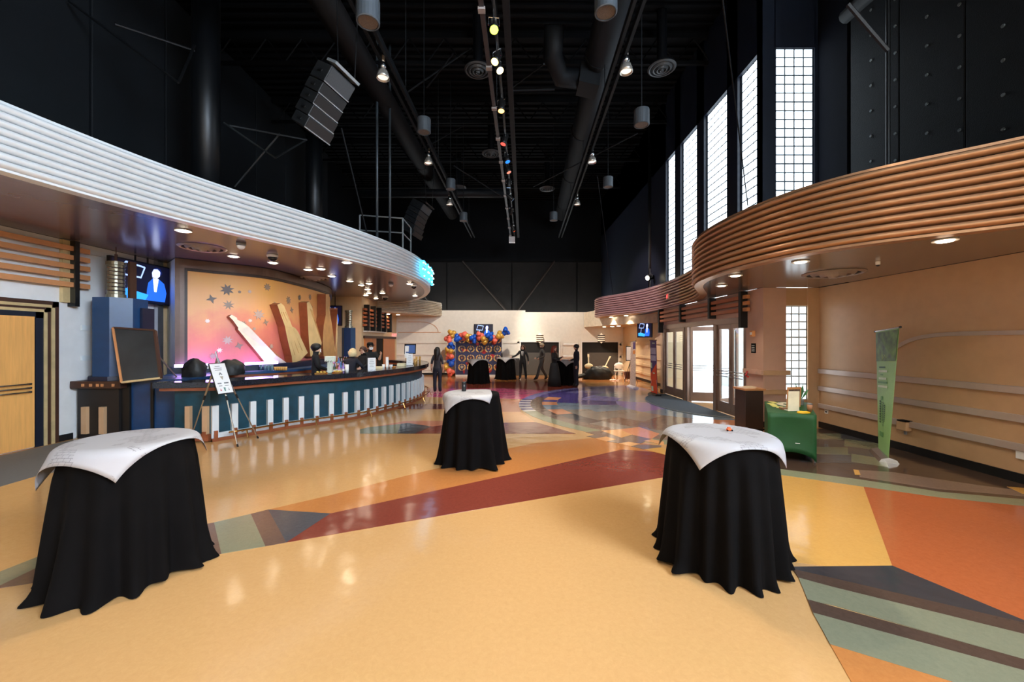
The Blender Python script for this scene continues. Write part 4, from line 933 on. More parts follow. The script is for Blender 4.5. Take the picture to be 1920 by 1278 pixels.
for k, (u0, v0, du, dv) in enumerate(((.0, .8, .5, .15), (.2, .97, .3, -.2), (.75, .97, -.4, -.22), (.5, .75, .3, .2), (.95, .9, -.4, -.08), (.35, .75, .0, .22), (.9, .76, -.2, .12))):
    w_ = .07; pa(0, 0, 0, 0, mat('pale leaf print', (150, 176, 92), .5, var=.25), 'leaf_print', [(min(.98, max(.02, u0)), v0), (min(.98, max(.02, u0 + du * .5 + w_)), v0 + dv * .5 + .01), (min(.98, max(.02, u0 + du)), min(.98, v0 + dv)), (min(.98, max(.02, u0 + du * .5 - w_)), v0 + dv * .5 - .01)])
for u0, u1, v0, h_, m in ((.18, .5, .69, .012, DG), (.15, .62, .655, .018, PG), (.25, .4, .63, .01, MGR), (.15, .6, .595, .018, PG), (.1, .65, .565, .016, MGR), (.1, .68, .53, .018, PG)): pa(u0, u1, v0, v0 + h_, m, 'print_line')
for u0, w_, v0, v1 in ((.2, .1, .24, .43), (.38, .04, .26, .42), (.46, .03, .22, .42), (.53, .05, .26, .4)):
    for k in range(9): pa(u0, u0 + w_, v0 + (v1 - v0) * k / 9, v0 + (v1 - v0) * (k + .7) / 9, DG, 'print_line')
pa(.2, .5, .13, .17, MGR, 'print_mark'); pa(.3, .42, .43, .46, MGR, 'print_mark')
PUR = mat('purple print', (82, 60, 120), .5); RED = mat('orange red print', (226, 82, 44), .5); LIL = mat('pale lilac print', (200, 190, 214), .5, var=.2, scale=30)
b0 = gz(1223, 740); b1_ = gz(1233, 742)
t, pa = banner('purple and orange roll up banner left of the entrance doors', gz(1221, 739) + Vector((0, 0, .05)), gz(1233, 743) + Vector((0, 0, .05)), px(1219, 637.5, 14.05), px(1230.5, 637.5, 13.6), lambda k: PUR, BLACKMET)
pa(.02, .98, .02, .37, RED); pa(0, 0, 0, 0, RED, 'print_block', [(.02, .37), (.98, .37), (.98, .58), (.6, .5)])
pa(.08, .92, .74, .86, LIL); pa(.08, .92, .62, .72, LIL); pa(.35, .8, .935, .955, PG, 'print_line'); pa(.08, .95, .19, .27, LIL, 'print_block'); pa(.1, .4, .05, .14, PG, 'print_line'); pa(.4, .7, .38, .4, PG, 'print_line'); pa(.05, .3, .48, .58, PG, 'print_line')
PEACH = mat('peach pattern print', (240, 206, 178), .5, var=.4, scale=22)
t, pa = banner('peach patterned roll up banner in front of the far right wall', gz(1181, 724) + Vector((0, 0, .05)), gz(1192, 728) + Vector((0, 0, .05)), px(1183, 641, 16.7), px(1192, 639, 16.0), lambda k: PEACH, WHITE)
pa(.5, .98, .83, .98, PUR); pa(.5, .95, .72, .8, ORA)

# ------------------------------------------------ back wall
BW = YB
for z in (1.83, 1.16, .72, .34): MB().box(-6.4, .42, BW - .05, BW, z - .05, z + .05).build('rail', CREAM, wb)
for z in (1.72, 1.03, .7, .36): MB().box(2.85, 3.78, BW - .05, BW, z - .06, z + .06).build('rail', WHITEWALL, wb, bevel=.02)
for z in (1.72, 1.03, .7, .36): MB().box(6.0, 6.2, BW - .05, BW, z - .06, z + .06).build('rail', CREAM, wb)
MB().box(-6.4, -5.1, BW - .02, BW, 2.97, 3.0).build('reveal_line', SLAT, wb)
b = MB(); arc = [(-5.1 + .95 * math.sin(a), BW - .02, 2.98 - .55 * (1 - math.cos(a))) for a in [k * PI / 16 for k in range(9)]]
MB().tube(arc, .014, 5).build('reveal_line', SLAT, wb)
MB().box(-6.4, -4.0, BW - .02, BW, 2.38, 2.42).build('reveal_line', SLAT, wb)
struct(MB().box(-6.5, 6.2, BW - .02, BW, 0, .12).build('baseboard_back', BASEB))
SHUT = mat('dark grey shutter', (74, 70, 66), .6, var=.06)
for i, (x0, x1) in enumerate(((.5, 2.63), (3.93, 5.95))):
    d = bpy.data.objects.new('door_%d' % (i + 3), None); C.objects.link(d); struct(d); d.location = ((x0 + x1) / 2, BW, 0); ORG[d.name] = Vector(d.location)
    MB().box(x0, x1, BW - .04, BW + .01, .02, 1.84).build('opening', mat('black recess', (14, 12, 12), .8), d)
    MB().box(x0 + (.3 if i else .02), x1 - .02, BW - .07, BW - .04, .02, 1.26).build('shutter', SHUT, d)
    for w_, m, dp in ((.2, CREAM, .05), (.07, WHITEWALL, .09)):
        MB().box(x0 - w_, x0, BW - dp, BW, 0, 1.84 + w_).build('frame_post', m, d); MB().box(x1, x1 + w_, BW - dp, BW, 0, 1.84 + w_).build('frame_post', m, d); MB().box(x0, x1, BW - dp, BW, 1.84, 1.84 + w_).build('frame_head', m, d)
    q = px(1012.3 if i == 0 else 1127.5, 634, BW - .2)
    t = thing('wall_lantern', 'striped drum lantern above the %s dark doorway' % ('left' if i == 0 else 'right'), 'lantern', q)
    MB().lathe([(.0001, -.28), (.09, -.2), (.19, -.18), (.19, .18), (.09, .2), (.0001, .3)], 16, q).build('drum', emis('cream lantern glass', (255, 236, 204), .3), t)
    for z in (-.17, -.06, .05, .16): MB().lathe([(.192, z - .025), (.2, z - .025), (.2, z + .025), (.192, z + .025)], 16, q).build('band', BROWNTRIM, t)
    MB().box(q.x - .05, q.x + .05, q.y, BW, q.z - .05, q.z + .05).build('bracket', BROWNTRIM, t)
# far left wall: doors and slats
X5 = -6.5
d = bpy.data.objects.new('door_5', None); C.objects.link(d); struct(d); d.location = (X5, 19.5, 0); ORG[d.name] = Vector(d.location)
OAKD = mat('orange wood veneer', (206, 124, 62), .4, var=.1, stretch=(8, 8, .6))
for y0, y1 in ((17.5, 18.35), (18.4, 18.95), (20.0, 21.95)): MB().box(X5, X5 + .05, y0, y1, .02, 2.02).build('door_leaf', OAKD, d)
MB().box(X5 - .005, X5 + .02, 18.95, 20.0, .02, 2.02).build('opening', BLACK, d)
MB().box(X5, X5 + .08, 17.4, 22.1, 2.02, 2.14).build('frame_head', BROWNTRIM, d); MB().box(X5, X5 + .14, 17.4, 20.2, 2.3, 2.36).build('canopy_ledge', CREAM, d)
for k, y in enumerate((17.55, 18.35, 19.15, 19.9, 20.8)):
    MB().box(X5, X5 + .22, y - .06, y + .06, 2.36, 3.5).build('slat_post', BLACKMET, wlf)
for k in range(5):
    z = 2.6 + k * .17
    for y0, y1 in ((17.25, 17.9), (18.0, 18.7), (19.3, 19.8), (20.0, 20.6)): MB().box(X5 + .04, X5 + .16, y0, y1, z - .045, z + .05).build('slat', SLATR, wlf)
def exit_sign(label, c, u, w_=.32):
    t = thing('exit_sign', label, 'sign', c); u = Vector(u).normalized(); n = Vector((u.y, -u.x, 0)); c = Vector(c)
    MB().obox(c, u * w_, n * .04, (0, 0, .2)).build('casing', mat('pale casing', (226, 200, 190), .4), t)
    text('EXIT', .16, 'lettering', emis('red sign glow', (255, 50, 50), 2.2), t, c + n * .022, (PI / 2, 0, math.atan2(u.y, u.x)), .003)
exit_sign('red lit exit sign by the far left doors', px(738, 628, 21.6) , (.9, .3, 0))
exit_sign('red lit exit sign on the mauve ribbed canopy', (5.2, 13.3, 3.38), (-.25, -1, 0), .42)
# TV bracket etc. on far right wall rails
for z in (1.82, 1.15, .78, .38): MB().box(6.19, 6.25, 14.9, 20.8, z - .05, z + .05).build('rail', TANFAR, wrf)

# ------------------------------------------------ step-and-repeat backdrop and balloons
x0, x1, yb = -3.02, -.58, 21.4
bd = thing('photo_backdrop', 'navy photo backdrop with red patches and rows of gold laurel emblems', 'backdrop', ((x0 + x1) / 2, yb, 0))
MB().box(x0, x1, yb, yb + .03, .1, 2.2).build('printed_fabric', mat('navy print', (54, 56, 92), .6, var=.15, scale=5), bd)
MB().box(x0, x1, yb - .06, yb + .06, 0, .1).build('white_base', WHITE, bd)
for x in (x0 - .02, x1 + .02): MB().tube([(x, yb + .02, 0), (x, yb + .02, 2.2)], .02, 8).build('pole', CHROME, bd)
RP2 = mat('red print patch', (176, 36, 44), .6)
for u, v, w_, h_ in ((.08, .93, .12, .1), (.32, .88, .14, .1), (.62, .62, .14, .12), (.2, .66, .16, .07), (.84, .86, .13, .12), (.8, .5, .13, .1), (.26, .3, .09, .08), (.48, .82, .08, .08), (.62, .34, .1, .1), (.18, .1, .05, .16), (.74, .12, .12, .14), (.9, .2, .1, .08), (.45, .12, .06, .2)):
    cx_, cz = x0 + u * (x1 - x0), .1 + v * 2.0
    MB().prism([(cx_ + w_ * 1.1 * math.cos(a) * (1 + .2 * math.sin(3 * a)), yb - .003, cz + h_ * 1.0 * math.sin(a)) for a in [k * PI / 5 for k in range(10)]], (0, .003, 0)).build('print_patch', RP2, bd)
GOLD = mat('gold print', (226, 186, 120), .5); 
for r in range(4):
    for c_ in range(5):
        cx_ = x0 + .33 + c_ * .475; cz = .5 + r * .49; rr = .17
        b = MB()
        for s in (-1, 1):
            P = [(cx_ + s * rr * math.sin(a), yb - .006, cz - rr * math.cos(a)) for a in [.15 + k * .33 for k in range(9)]]
            b.tube(P, [.012, .03, .04, .046, .046, .04, .034, .026, .01], 5)
        b.prism([(cx_, yb - .008, cz + .2), (cx_ + .035, yb - .008, cz + .15), (cx_, yb - .008, cz + .1), (cx_ - .035, yb - .008, cz + .15)], (0, .006, 0))
        em = b.build('laurel_emblem', GOLD, bd)
        MB().prism([(cx_ + .085 * math.sin(a) * (1 + .3 * math.cos(a)), yb - .008, cz + .01 + .08 * math.cos(a)) for a in [k * PI / 5 for k in range(10)]], (0, .006, 0)).build('emblem_centre', mat('brown print', (110, 50, 44)) if (r + c_) % 3 else mat('pale print2', (186, 176, 160)), em)
        MB().prism([(cx_ - .04, yb - .01, cz + .05), (cx_, yb - .01, cz + .02), (cx_ + .04, yb - .01, cz + .05), (cx_, yb - .01, cz - .05)], (0, .004, 0)).build('emblem_heart', GOLD, em)
bg = thing('balloon_garland', 'garland of coral, blue and gold balloons along the left and top of the backdrop', 'balloons', (-2.2, 21.2, 0))
BM = [mat('coral balloon', (240, 112, 92), .22, var=.05, spec=.6), mat('blue balloon', (20, 84, 196), .2, var=.05, spec=.6), mat('gold balloon', (226, 176, 80), .22, .35, var=.05)]
prof = [(.0001, -1.12), (.1, -1.1), (.06, -1.0), (.45, -.85), (.85, -.4), (1, .1), (.88, .55), (.5, .88), (.0001, 1)]
srcb = []
cl = [(540, 365, 2), (487, 440, 0), (620, 425, 1), (705, 395, 0), (785, 415, 2), (860, 435, 1), (955, 395, 0), (1030, 455, 2), (1105, 395, 1), (1185, 440, 0), (1255, 385, 2), (1345, 335, 1), (522, 550, 1), (492, 630, 2), (505, 700, 0), (525, 785, 1), (470, 858, 2), (515, 945, 0)]
for cx_, cy_, col in cl:
    for k in range(8):
        big = k < 4; a = k * 2.1 + cx_; rad = 30 if big else 54
        X, Y_ = cx_ + rad * math.cos(a) * .9, cy_ + rad * math.sin(a)
        q = px(780 + X / 7.986, 580 + Y_ / 7.986, 21.22 - .14 * (k % 3)); r = R.uniform(.13, .17) if big else R.uniform(.07, .11)
        if len(srcb) < 3 and not any(s[0] == col for s in srcb):
            o = piece(MB().lathe(prof, 12), 'balloon', BM[col], bg, q, smooth=True); srcb.append((col, o))
        else: o = share(next(s[1] for s in srcb if s[0] == col), 'balloon', q, bg)
        o.scale = (r, r, r); o.rotation_euler = (R.uniform(-1, 1), R.uniform(-1, 1), R.uniform(0, 6))

# ------------------------------------------------ cocktail tables
PAPER = mat('white plan paper', (236, 232, 230), .6, var=.02)
def paper_mat():
    m = MATS.get('plan print')
    if m: return m
    m = mat('plan print', (172, 168, 169), .55, var=0); nt = m.node_tree; L = nt.links.new; b = nt.nodes['Principled BSDF']
    uv = nt.nodes.new('ShaderNodeUVMap'); uv.uv_map = 'UVMap'
    br = nt.nodes.new('ShaderNodeTexBrick'); br.inputs['Scale'].default_value = 9; br.inputs['Mortar Size'].default_value = .012; br.inputs['Color1'].default_value = lin((172, 168, 169)); br.inputs['Color2'].default_value = lin((164, 158, 157)); br.inputs['Mortar'].default_value = lin((84, 80, 86))
    L(uv.outputs[0], br.inputs['Vector'])
    n = nt.nodes.new('ShaderNodeTexNoise'); n.inputs['Scale'].default_value = 3; L(uv.outputs[0], n.inputs['Vector'])
    st = nt.nodes.new('ShaderNodeMath'); st.operation = 'GREATER_THAN'; st.inputs[1].default_value = .52; L(n.outputs[0], st.inputs[0])
    mx = nt.nodes.new('ShaderNodeMix'); mx.data_type = 'RGBA'; mx.inputs['A'].default_value = lin((172, 168, 169)); L(st.outputs[0], mx.inputs['Factor']); L(br.outputs[0], mx.inputs['B'])
    L(mx.outputs['Result'], b.inputs['Base Color']); return m
def cocktail(x, y, label, seed, flares=(), nf=17, sheet=None, slabel=None, side=.93, RT=.40):
    rr = random.Random(seed); t = thing('cocktail_table', label, 'table', (x, y, 0))
    HT = 1.07; n = nf * 12; ph = [rr.uniform(0, 6.28) for _ in range(6)]
    def fold(a): return .55 * math.sin(nf * a + ph[0] + .9 * math.sin(2 * a + ph[1])) + .3 * math.sin((nf * .62) * a * 1.0 + ph[2]) * 0 + .3 * math.sin(round(nf * .6) * a + ph[3]) + .25 * math.sin(5 * a + ph[4])
    rows = []
    NZ = 26
    for j in range(NZ + 1):
        v = j / NZ; row = []
        for k in range(n):
            a = 2 * PI * k / n; f = fold(a)
            zb = .006 + .02 * max(0, math.sin(3 * a + ph[5]))
            z = HT - (HT - zb) * v
            r = RT + .012 + .085 * v ** .8 + (.012 + .055 * v) * f * min(1, v * 5)
            if v > .9: r += .06 * ((v - .9) / .1) ** 2 * max(0, f)
            for fa, fw, fr in flares:
                dlt = (a - fa + PI) % (2 * PI) - PI
                r += fr * math.exp(-(dlt / fw) ** 2) * (v ** 2.2)
            row.append((x + r * math.cos(a), y + r * math.sin(a), z))
        rows.append(row)
    top = [[(x + (RT + .01) * q * math.cos(2 * PI * k / n), y + (RT + .01) * q * math.sin(2 * PI * k / n), HT + .004 * (1 - q ** 8)) for k in range(n)] for q in (.02, .4, .8, .96)]
    b = MB().grid(top + rows, True); b.build('tablecloth', CLOTH, t, smooth=True)
    MB().lathe([(.0001, HT - .03), (RT - .01, HT - .03), (RT - .01, HT - .008), (.0001, HT - .008)], 24, (x, y, 0)).build('tabletop', GREY, t)
    MB().tube([(x, y, .03), (x, y, HT - .03)], .035, 10).build('pole', GREY, t); MB().lathe([(.0001, 0), (.28, 0), (.27, .02), (.05, .04), (.0001, .04)], 20, (x, y, 0)).build('base_plate', GREY, t)
    if sheet is not None:
        N = 28; rows = []; uvs = []
        rot, ox, oy, curl = sheet; R0 = RT + .035
        for i in range(N + 1):
            row = []
            for j in range(N + 1):
                u, v = (i / N - .5) * side, (j / N - .5) * side
                X = u * math.cos(rot) - v * math.sin(rot) + ox; Y_ = u * math.sin(rot) + v * math.cos(rot) + oy
                d = math.hypot(X, Y_); z = HT + .014
                if d > R0 - .05:
                    e = d - (R0 - .05); bend = min(1.25, e / .10 * .9)
                    # roll over the rim, then hang
                    if e < .1: rad = R0 - .05 + .085 * math.sin(e / .1 * 1.2) / 1.0; drop = .07 * (1 - math.cos(e / .1 * 1.2))
                    else: rad = R0 - .05 + .085 * math.sin(1.2) + (e - .1) * .3; drop = .07 * (1 - math.cos(1.2)) + (e - .1) * .96
                    rad += curl * max(0, e - .1) * math.sin(3 * math.atan2(Y_, X) + 1)
                    X, Y_ = X / d * rad, Y_ / d * rad; z -= drop
                row.append((x + X, y + Y_, z)); 
            rows.append(row)
        o = MB().grid(rows).build('plan_sheet', paper_mat(), smooth=True, thick=.0015)
        ul = o.data.uv_layers.new(name='UVMap')
        for lp in o.data.loops:
            vi = lp.vertex_index; ul.data[lp.index].uv = ((vi // (N + 1)) / N, (vi % (N + 1)) / N)
        tag(o, slabel, 'paper')
    return t
cocktail(-3.15, 3.3, 'cocktail table in black cloth at the left front', 4, [(-1.62, .25, .12), (.25, .15, .1), (-1.1, .1, .05)], 15, (-.105, -.07, -.02, .2), 'white plan sheet with a low front corner on the left front table', .98, .385)
cocktail(1.82, 3.5, 'cocktail table in black cloth at the right front', 11, [(-2.9, .12, .07), (-.2, .1, .07)], 17, (.045, 0, .0, .15), 'white plan sheet with a room drawing on the right front table', .93)
cocktail(-.62, 6.3, 'cocktail table in black cloth alone in the middle of the hall', 21, [(3.4, .2, .08), (-.9, .12, .1), (.1, .1, .05)], 13, (.1, -.11, -.09, .1), 'white sheet hanging over the front of the middle table', .82)
cocktail(-1.52, 18.0, 'cocktail table in black cloth before the balloon backdrop', 31, [], 13, (.5, -.1, -.02, .1), 'white sheet on the table before the balloon backdrop', .95)
cocktail(-.3, 19.9, 'cocktail table in black cloth beside the person with a white tie', 41, [], 13, (.75, 0, 0, .1), 'white sheet on the table beside the person with a white tie', .98)
cocktail(2.36, 17.45, 'cocktail table in black cloth between the red haired person and the dark suited person', 51, [], 13, (.6, .05, -.05, .1), 'white sheet on the table before the red haired person', .95)
c = Vector((-.77, 6.38, 1.088)); t = thing('black_can', 'small black can on the middle table', 'can', c)
MB().lathe([(.03, 0), (.036, .008), (.036, .135), (.03, .145)], 16, c).build('can_body', BLACKMET, t, smooth=False); MB().lathe([(.03, .145), (.031, .148), (.026, .146)], 16, c).build('lid', CHROME, t); MB().obox(c + Vector((.01, -.037, .09)), (.02, 0, 0), (0, .002, 0), (0, 0, .03)).build('print_mark', GREY, t)
c = gz(1367, 806.5, 1.09); t = thing('toy_car', 'tiny orange toy lying on the right front table', 'toy', c)
MB().box(c.x - .022, c.x + .022, c.y - .012, c.y + .012, 1.088, 1.108).build('body', mat('orange plastic', (232, 96, 30), .4), t, bevel=.005); MB().box(c.x - .012, c.x + .01, c.y - .01, c.y + .01, 1.108, 1.118).build('cabin', mat('orange plastic', (232, 96, 30)), t)
for s in (-.02, .02): MB().ball((c.x + s, c.y - .014, 1.093), .008, 6).build('wheel', BLACK, t)
p = Vector((-.3, 19.9, 1.09)); t = thing('drink_bottle', 'small dark bottle on the table by the person with a white tie', 'bottle', p + Vector((-.2, 0, 0)))
q = p + Vector((-.2, 0, 0)); MB().lathe([(.035, 0), (.035, .14), (.014, .19), (.014, .24)], 10, q).build('bottle_body', mat('dark glass', (40, 34, 30), .1), t, smooth=True); MB().lathe([(.016, .24), (.016, .26)], 8, q).build('cap', WHITE, t)
# ------------------------------------------------ music gear and easel before the right doorway
GB = mat('black gig bag', (18, 20, 20), .5, var=.3)
b = lump('gear_bag', 'big black equipment bag on the floor before the right dark doorway', (4.3, 19.9, 0), .72, .42, .62, GB, 12)
MB().tube([(3.6, 19.8, .2), (3.1, 19.6, .12), (2.75, 19.5, .06)], [.12, .08, .03], 8).build('bag_neck', GB, b, smooth=True)
def guitar(label, base, tip):
    base, tip = Vector(base), Vector(tip); t = thing('guitar', label, 'guitar', base); d = (tip - base)
    MB().tube([base, tip], .03, 6).build('neck', mat('pale maple', (236, 220, 186), .4), t); MB().obox(tip, (.09, 0, 0), (0, .02, 0), d.normalized() * .16).build('headstock', mat('pale maple', (236, 220, 186)), t)
    MB().tube([(base.x - .1, base.y + .1, 0), base, (base.x + .1, base.y + .1, 0)], .012, 5).build('stand', BLACKMET, t); MB().ball(base, .17, 8, sq=(1.3, .3, .8)).build('guitar_body', mat('cream guitar body', (232, 212, 170), .3), t, smooth=True)
guitar('pale upright guitar behind the black bag', (3.95, 20.5, .62), (3.95, 20.6, 1.15)); guitar('pale leaning guitar behind the right end of the black bag', (4.75, 20.5, .5), (5.05, 20.6, 1.05))
t = thing('folding_chair', 'white folding chair at the right of the equipment bag', 'chair', (5.25, 19.6, 0)); WS = mat('white steel', (240, 230, 214), .4)
MB().ball((5.3, 19.75, .68), .2, 8, sq=(1.2, .35, .8)).build('backrest', WS, t, smooth=True); MB().box(5.05, 5.5, 19.4, 19.8, .42, .45).build('seat', WS, t)
for a, b_ in (((5.05, 19.35, 0), (5.1, 19.8, .6)), ((5.5, 19.35, 0), (5.45, 19.8, .6)), ((5.05, 19.9, 0), (5.1, 19.4, .43)), ((5.5, 19.9, 0), (5.45, 19.4, .43))): MB().tube([a, b_], .014, 6).build('leg', WS, t)
c = Vector((5.55, 18.5, 0)); t = thing('poster_easel', 'black easel stand in front of the far right wall', 'easel', c)
for q in ((5.15, 18.3, 0), (5.8, 18.4, 0), (5.5, 18.95, 0)): MB().tube([q, (5.5, 18.52, .95)], .014, 6).build('leg', BLACKMET, t)
MB().tube([(5.5, 18.52, .9), (5.5, 18.52, 1.55)], .014, 6).build('mast', BLACKMET, t)
t = thing('white_poster', 'blank white poster with black border on the far easel', 'poster', (5.5, 18.48, .98))
MB().box(5.28, 5.72, 18.47, 18.5, .98, 1.66).build('border', BLACKMET, t); MB().box(5.31, 5.69, 18.465, 18.472, 1.02, 1.63).build('sheet', WHITE, t)
for k, (x, y, s) in enumerate(((4.95, 19.3, .1), (5.1, 19.2, .07), (4.85, 19.45, .08), (5.6, 19.2, .08))): lump('cable_pile', ('left', 'middle', 'far left', 'right hand')[k] + ' small heap of pale cable on the floor by the white folding chair', (x, y, 0), s, s * .7, s * .7, WS, k + 60, 'cable', 'cable heaps by the folding chair')
t = tag(MB().box(5.75, 6.15, 20.2, 20.5, 0, .35).build('road_case', mat('dark red case', (80, 40, 32), .5), bevel=.01), 'dark red case against the far right corner', 'case')
tag(MB().box(.05, .42, 22.0, 22.34, 0, .95).build('waste_bin', mat('charcoal bin', (44, 42, 42), .6), bevel=.02), 'dark square bin left of the left dark doorway', 'bin')

# ------------------------------------------------ overhead rigging
DUCTM = mat('dark painted duct', (17, 19, 22), .6, .1, var=.15, spec=.25)
def duct(label, pts, r, cat='duct', m=DUCTM, bands=0):
    t = thing('ceiling_duct', label, cat, pts[0]); MB().tube(pts, r, 18).build('pipe', m, t, smooth=True)
    a, b_ = Vector(pts[0]), Vector(pts[-1]); L_ = (b_ - a).length
    for k in range(bands):
        p = a.lerp(b_, (k + .5) / bands); d = (b_ - a).normalized() * .03; MB().tube([p - d, p + d], r * 1.03, 18).build('joint_band', m, t)
        MB().tube([p + Vector((0, 0, r)), Vector((p.x, p.y, ZC))], .012, 5).build('hanger', BLACKMET, t)
    return t
duct('big round grey duct running along the right side of the ceiling', [(1.9, 4.5, 8.9), (2.3, 12, 8.9), (2.75, 22, 8.9)], .36, bands=5)
t = duct('short duct branch with an angled mouth beside the big round duct', [(1.0, 9.4, 9.35), (1.0, 9.8, 8.9), (1.25, 10.2, 8.65), (1.75, 10.2, 8.6)], .24)
MB().obox((1.95, 10.2, 8.55), (.5, 0, -.12), (0, .6, 0), (.05, 0, .5)).build('mouth', DUCTM, t)
duct('dark brown duct running along the left side of the ceiling', [(-4.0, 5, 8.9), (-3.7, 12, 8.9), (-3.3, 22, 8.9)], .3, m=mat('brown black duct', (15, 13, 13), .6, spec=.2), bands=4)
duct('thick black cross pipe under the far ceiling', [(-6.5, 17, 8.2), (0, 17, 8.2)], .18)
def diffuser(c, r, label, m, z_up=None, grp='round air diffusers'):
    c = Vector(c); t = thing('air_diffuser', label, 'vent', c, grp)
    for k, q in enumerate((1, .72, .46, .22)):
        MB().lathe([(r * q, 0), (r * (q - .1), -.03 - .02 * k), (r * (q - .17), -.02 - .02 * k), (r * (q - .17), .02), (r * q, .01)], 28, c).build('ring', m, t, smooth=False)
    MB().lathe([(.0001, -.004), (r * .95, -.004), (r * .95, .06), (.0001, .06)], 24, c).build('dark_throat', BLACK, t)
    if z_up: MB().tube([c + Vector((0, 0, .05)), (c.x, c.y, z_up)], r * .35, 16).build('neck', BLACK, t)
DIFL = mat('satin diffuser metal', (168, 154, 150), .3, .3, var=.03)
DM = mat('dark grey diffuser', (60, 62, 64), .5, var=.05)
for x, y in ((1241, 128), (896, 132), (921, 288), (1026, 354), (860, 352)):
    Y = FPX * 7.2 / (CY - y); c = px(x, y, Y); diffuser(c, .36, 'round dark diffuser high up, ' + {1241: 'right of the right track', 896: 'nearest, left of the truss', 921: 'midway along the truss', 1026: 'far end right of the truss', 860: 'far end left of the truss'}[x], DM, ZC, 'dark diffusers under the high ceiling')
for x, y, zz, r, m, lb in ((380, 464, ZL0, .42, DIFL, 'round diffuser in the left soffit nearest the viewer'), (590, 521, ZL0, .4, DIFL, 'round diffuser in the left soffit above the mural end'), (690, 562, ZL0, .4, DIFL, 'round diffuser in the left soffit beyond the mural'), (1562, 512, ZR0, .45, DIFL, 'round diffuser in the right soffit by the wall')):
    diffuser(gz(x, y, zz), r, lb, m, None, 'diffusers in the canopy soffits')
# track of theatre lights down the middle
LTM = mat('aluminium truss', (74, 74, 74), .4, .6, var=.1)
XT0, XT1, ZT_ = -.52, 0.0, 7.38
def xt(y): return XT0 + (XT1 - XT0) * (y - 4) / 17.5
tr = thing('lighting_track', 'long lighting truss running down the middle of the hall', 'lighting truss', (xt(12), 12, ZT_))
MB().prism([(xt(-2) - .1, -2, ZT_), (xt(21.5) - .1, 21.5, ZT_), (xt(21.5) - .02, 21.5, ZT_), (xt(-2) - .02, -2, ZT_)], (0, 0, .1)).build('power_rail', LTM, tr)
MB().tube([(xt(-2) + .14, -2, ZT_ + .06), (xt(21.5) + .14, 21.5, ZT_ + .06)], .03, 8).build('lighting_bar', mat('dark steel tube', (58, 56, 54), .4, .6), tr)
MB().prism([(xt(-2) + .28, -2, ZT_ + .1), (xt(21.5) + .28, 21.5, ZT_ + .1), (xt(21.5) + .4, 21.5, ZT_ + .1), (xt(-2) + .4, -2, ZT_ + .1)], (0, 0, .12)).build('cable_tray', DUCTM, tr)
for k in range(12):
    y = 5.2 + k * 1.4; MB().obox((xt(y) - .06, y, ZT_ - .01), (.12, 0, 0), (0, .1, 0), (0, 0, .05)).build('outlet_tag', mat('pale outlet tag', (150, 140, 136), .5), tr)
    if k % 3 == 0: MB().tube([(xt(y), y, ZT_ + .1), (xt(y), y, ZC)], .012, 5).build('hanger', BLACKMET, tr)
FIX = mat('black fixture', (26, 25, 25), .4, .3); LENS = {}
def fixture(y, x, z, target, glow, label, watts=0, col=(1, .86, .66), size=55, sc=1.0, k=8):
    c = Vector((x, y, z)); t = thing('stage_light', label, 'stage light', c)
    d = (Vector(target) - c).normalized()
    MB().tube([c + Vector((0, 0, .34)), c + Vector((0, 0, .12))], .014, 6).build('clamp_stem', CHROME, t)
    a = d.cross(Vector((0, 0, 1))); a = Vector((1, 0, 0)) if a.length < .05 else a.normalized()
    MB().tube([c + a * .11 * sc, c + a * .11 * sc + Vector((0, 0, .13)), c - a * .11 * sc + Vector((0, 0, .13)), c - a * .11 * sc], .01, 5).build('yoke', CHROME, t)
    MB().tube([c - d * .2 * sc, c - d * .16 * sc, c + d * .08 * sc, c + d * .16 * sc], [.05 * sc, .085 * sc, .09 * sc, .1 * sc], 14).build('barrel', FIX, t, smooth=True)
    MB().tube([c + d * .158 * sc, c + d * .168 * sc], .085 * sc, 14).build('lens', emis('lens %d %d %d %d' % (*glow, k), glow, k), t)
    if watts:
        s = spot('stage_lamp', c + d * .25 * sc, target, watts, size, col); s.parent = t; s.matrix_parent_inverse = Matrix.Translation(-c)
    return t
WARM = (1, .88, .72)
lights = [((930, 48), (214, 255, 60), 4, P_TRACK * 1.0, (.1, 3.0, 0), 70, (1, .92, .74), 'bright yellow green stage light nearest the viewer'),
          ((926, 108), (255, 214, 110), 3, P_TRACK * .75, (-2.6, 4.2, 0), 60, WARM, 'small warm stage light just beyond the yellow green one'),
          ((937, 124), (255, 226, 150), 3, P_TRACK * .8, (2.6, 5.0, 0), 60, WARM, 'stage light with two bright lamps, third along the truss'),
          ((946, 198), (255, 180, 90), 3, P_TRACK * .8, (-.5, 8.0, 0), 60, WARM, 'orange glowing stage light, fourth along the truss'),
          ((949, 262), (226, 70, 60), 1.2, 0, (-2.5, 9.5, 0), 50, WARM, 'stage light with a red lens'),
          ((951, 296), (20, 100, 220), 1.2, 0, (2, 10, 0), 50, WARM, 'stage light with a blue lens'),
          ((962, 316), (200, 110, 90), .8, P_TRACK * 1.7, (2.6, 11.4, 0), 60, WARM, 'stage light with a dull copper lens'),
          ((958, 344), (120, 150, 180), .6, P_TRACK * 1.4, (-.5, 15, 0), 60, WARM, 'dark stage light with a grey blue lens'),
          ((957, 370), (120, 150, 180), .6, P_TRACK * 2.2, (4.9, 16.6, 3.4), 50, (1, .8, .82), 'dark stage light in the middle of the far truss'),
          ((960, 396), (255, 230, 190), 2, P_TRACK * 2.8, (-1.8, 22, 1.6), 60, WARM, 'pale stage light near the far end of the truss'),
          ((961, 428), (255, 90, 40), 4, P_TRACK * 2.8, (3.2, 22, 1.4), 60, WARM, 'red orange glowing stage light at the far end of the truss')]
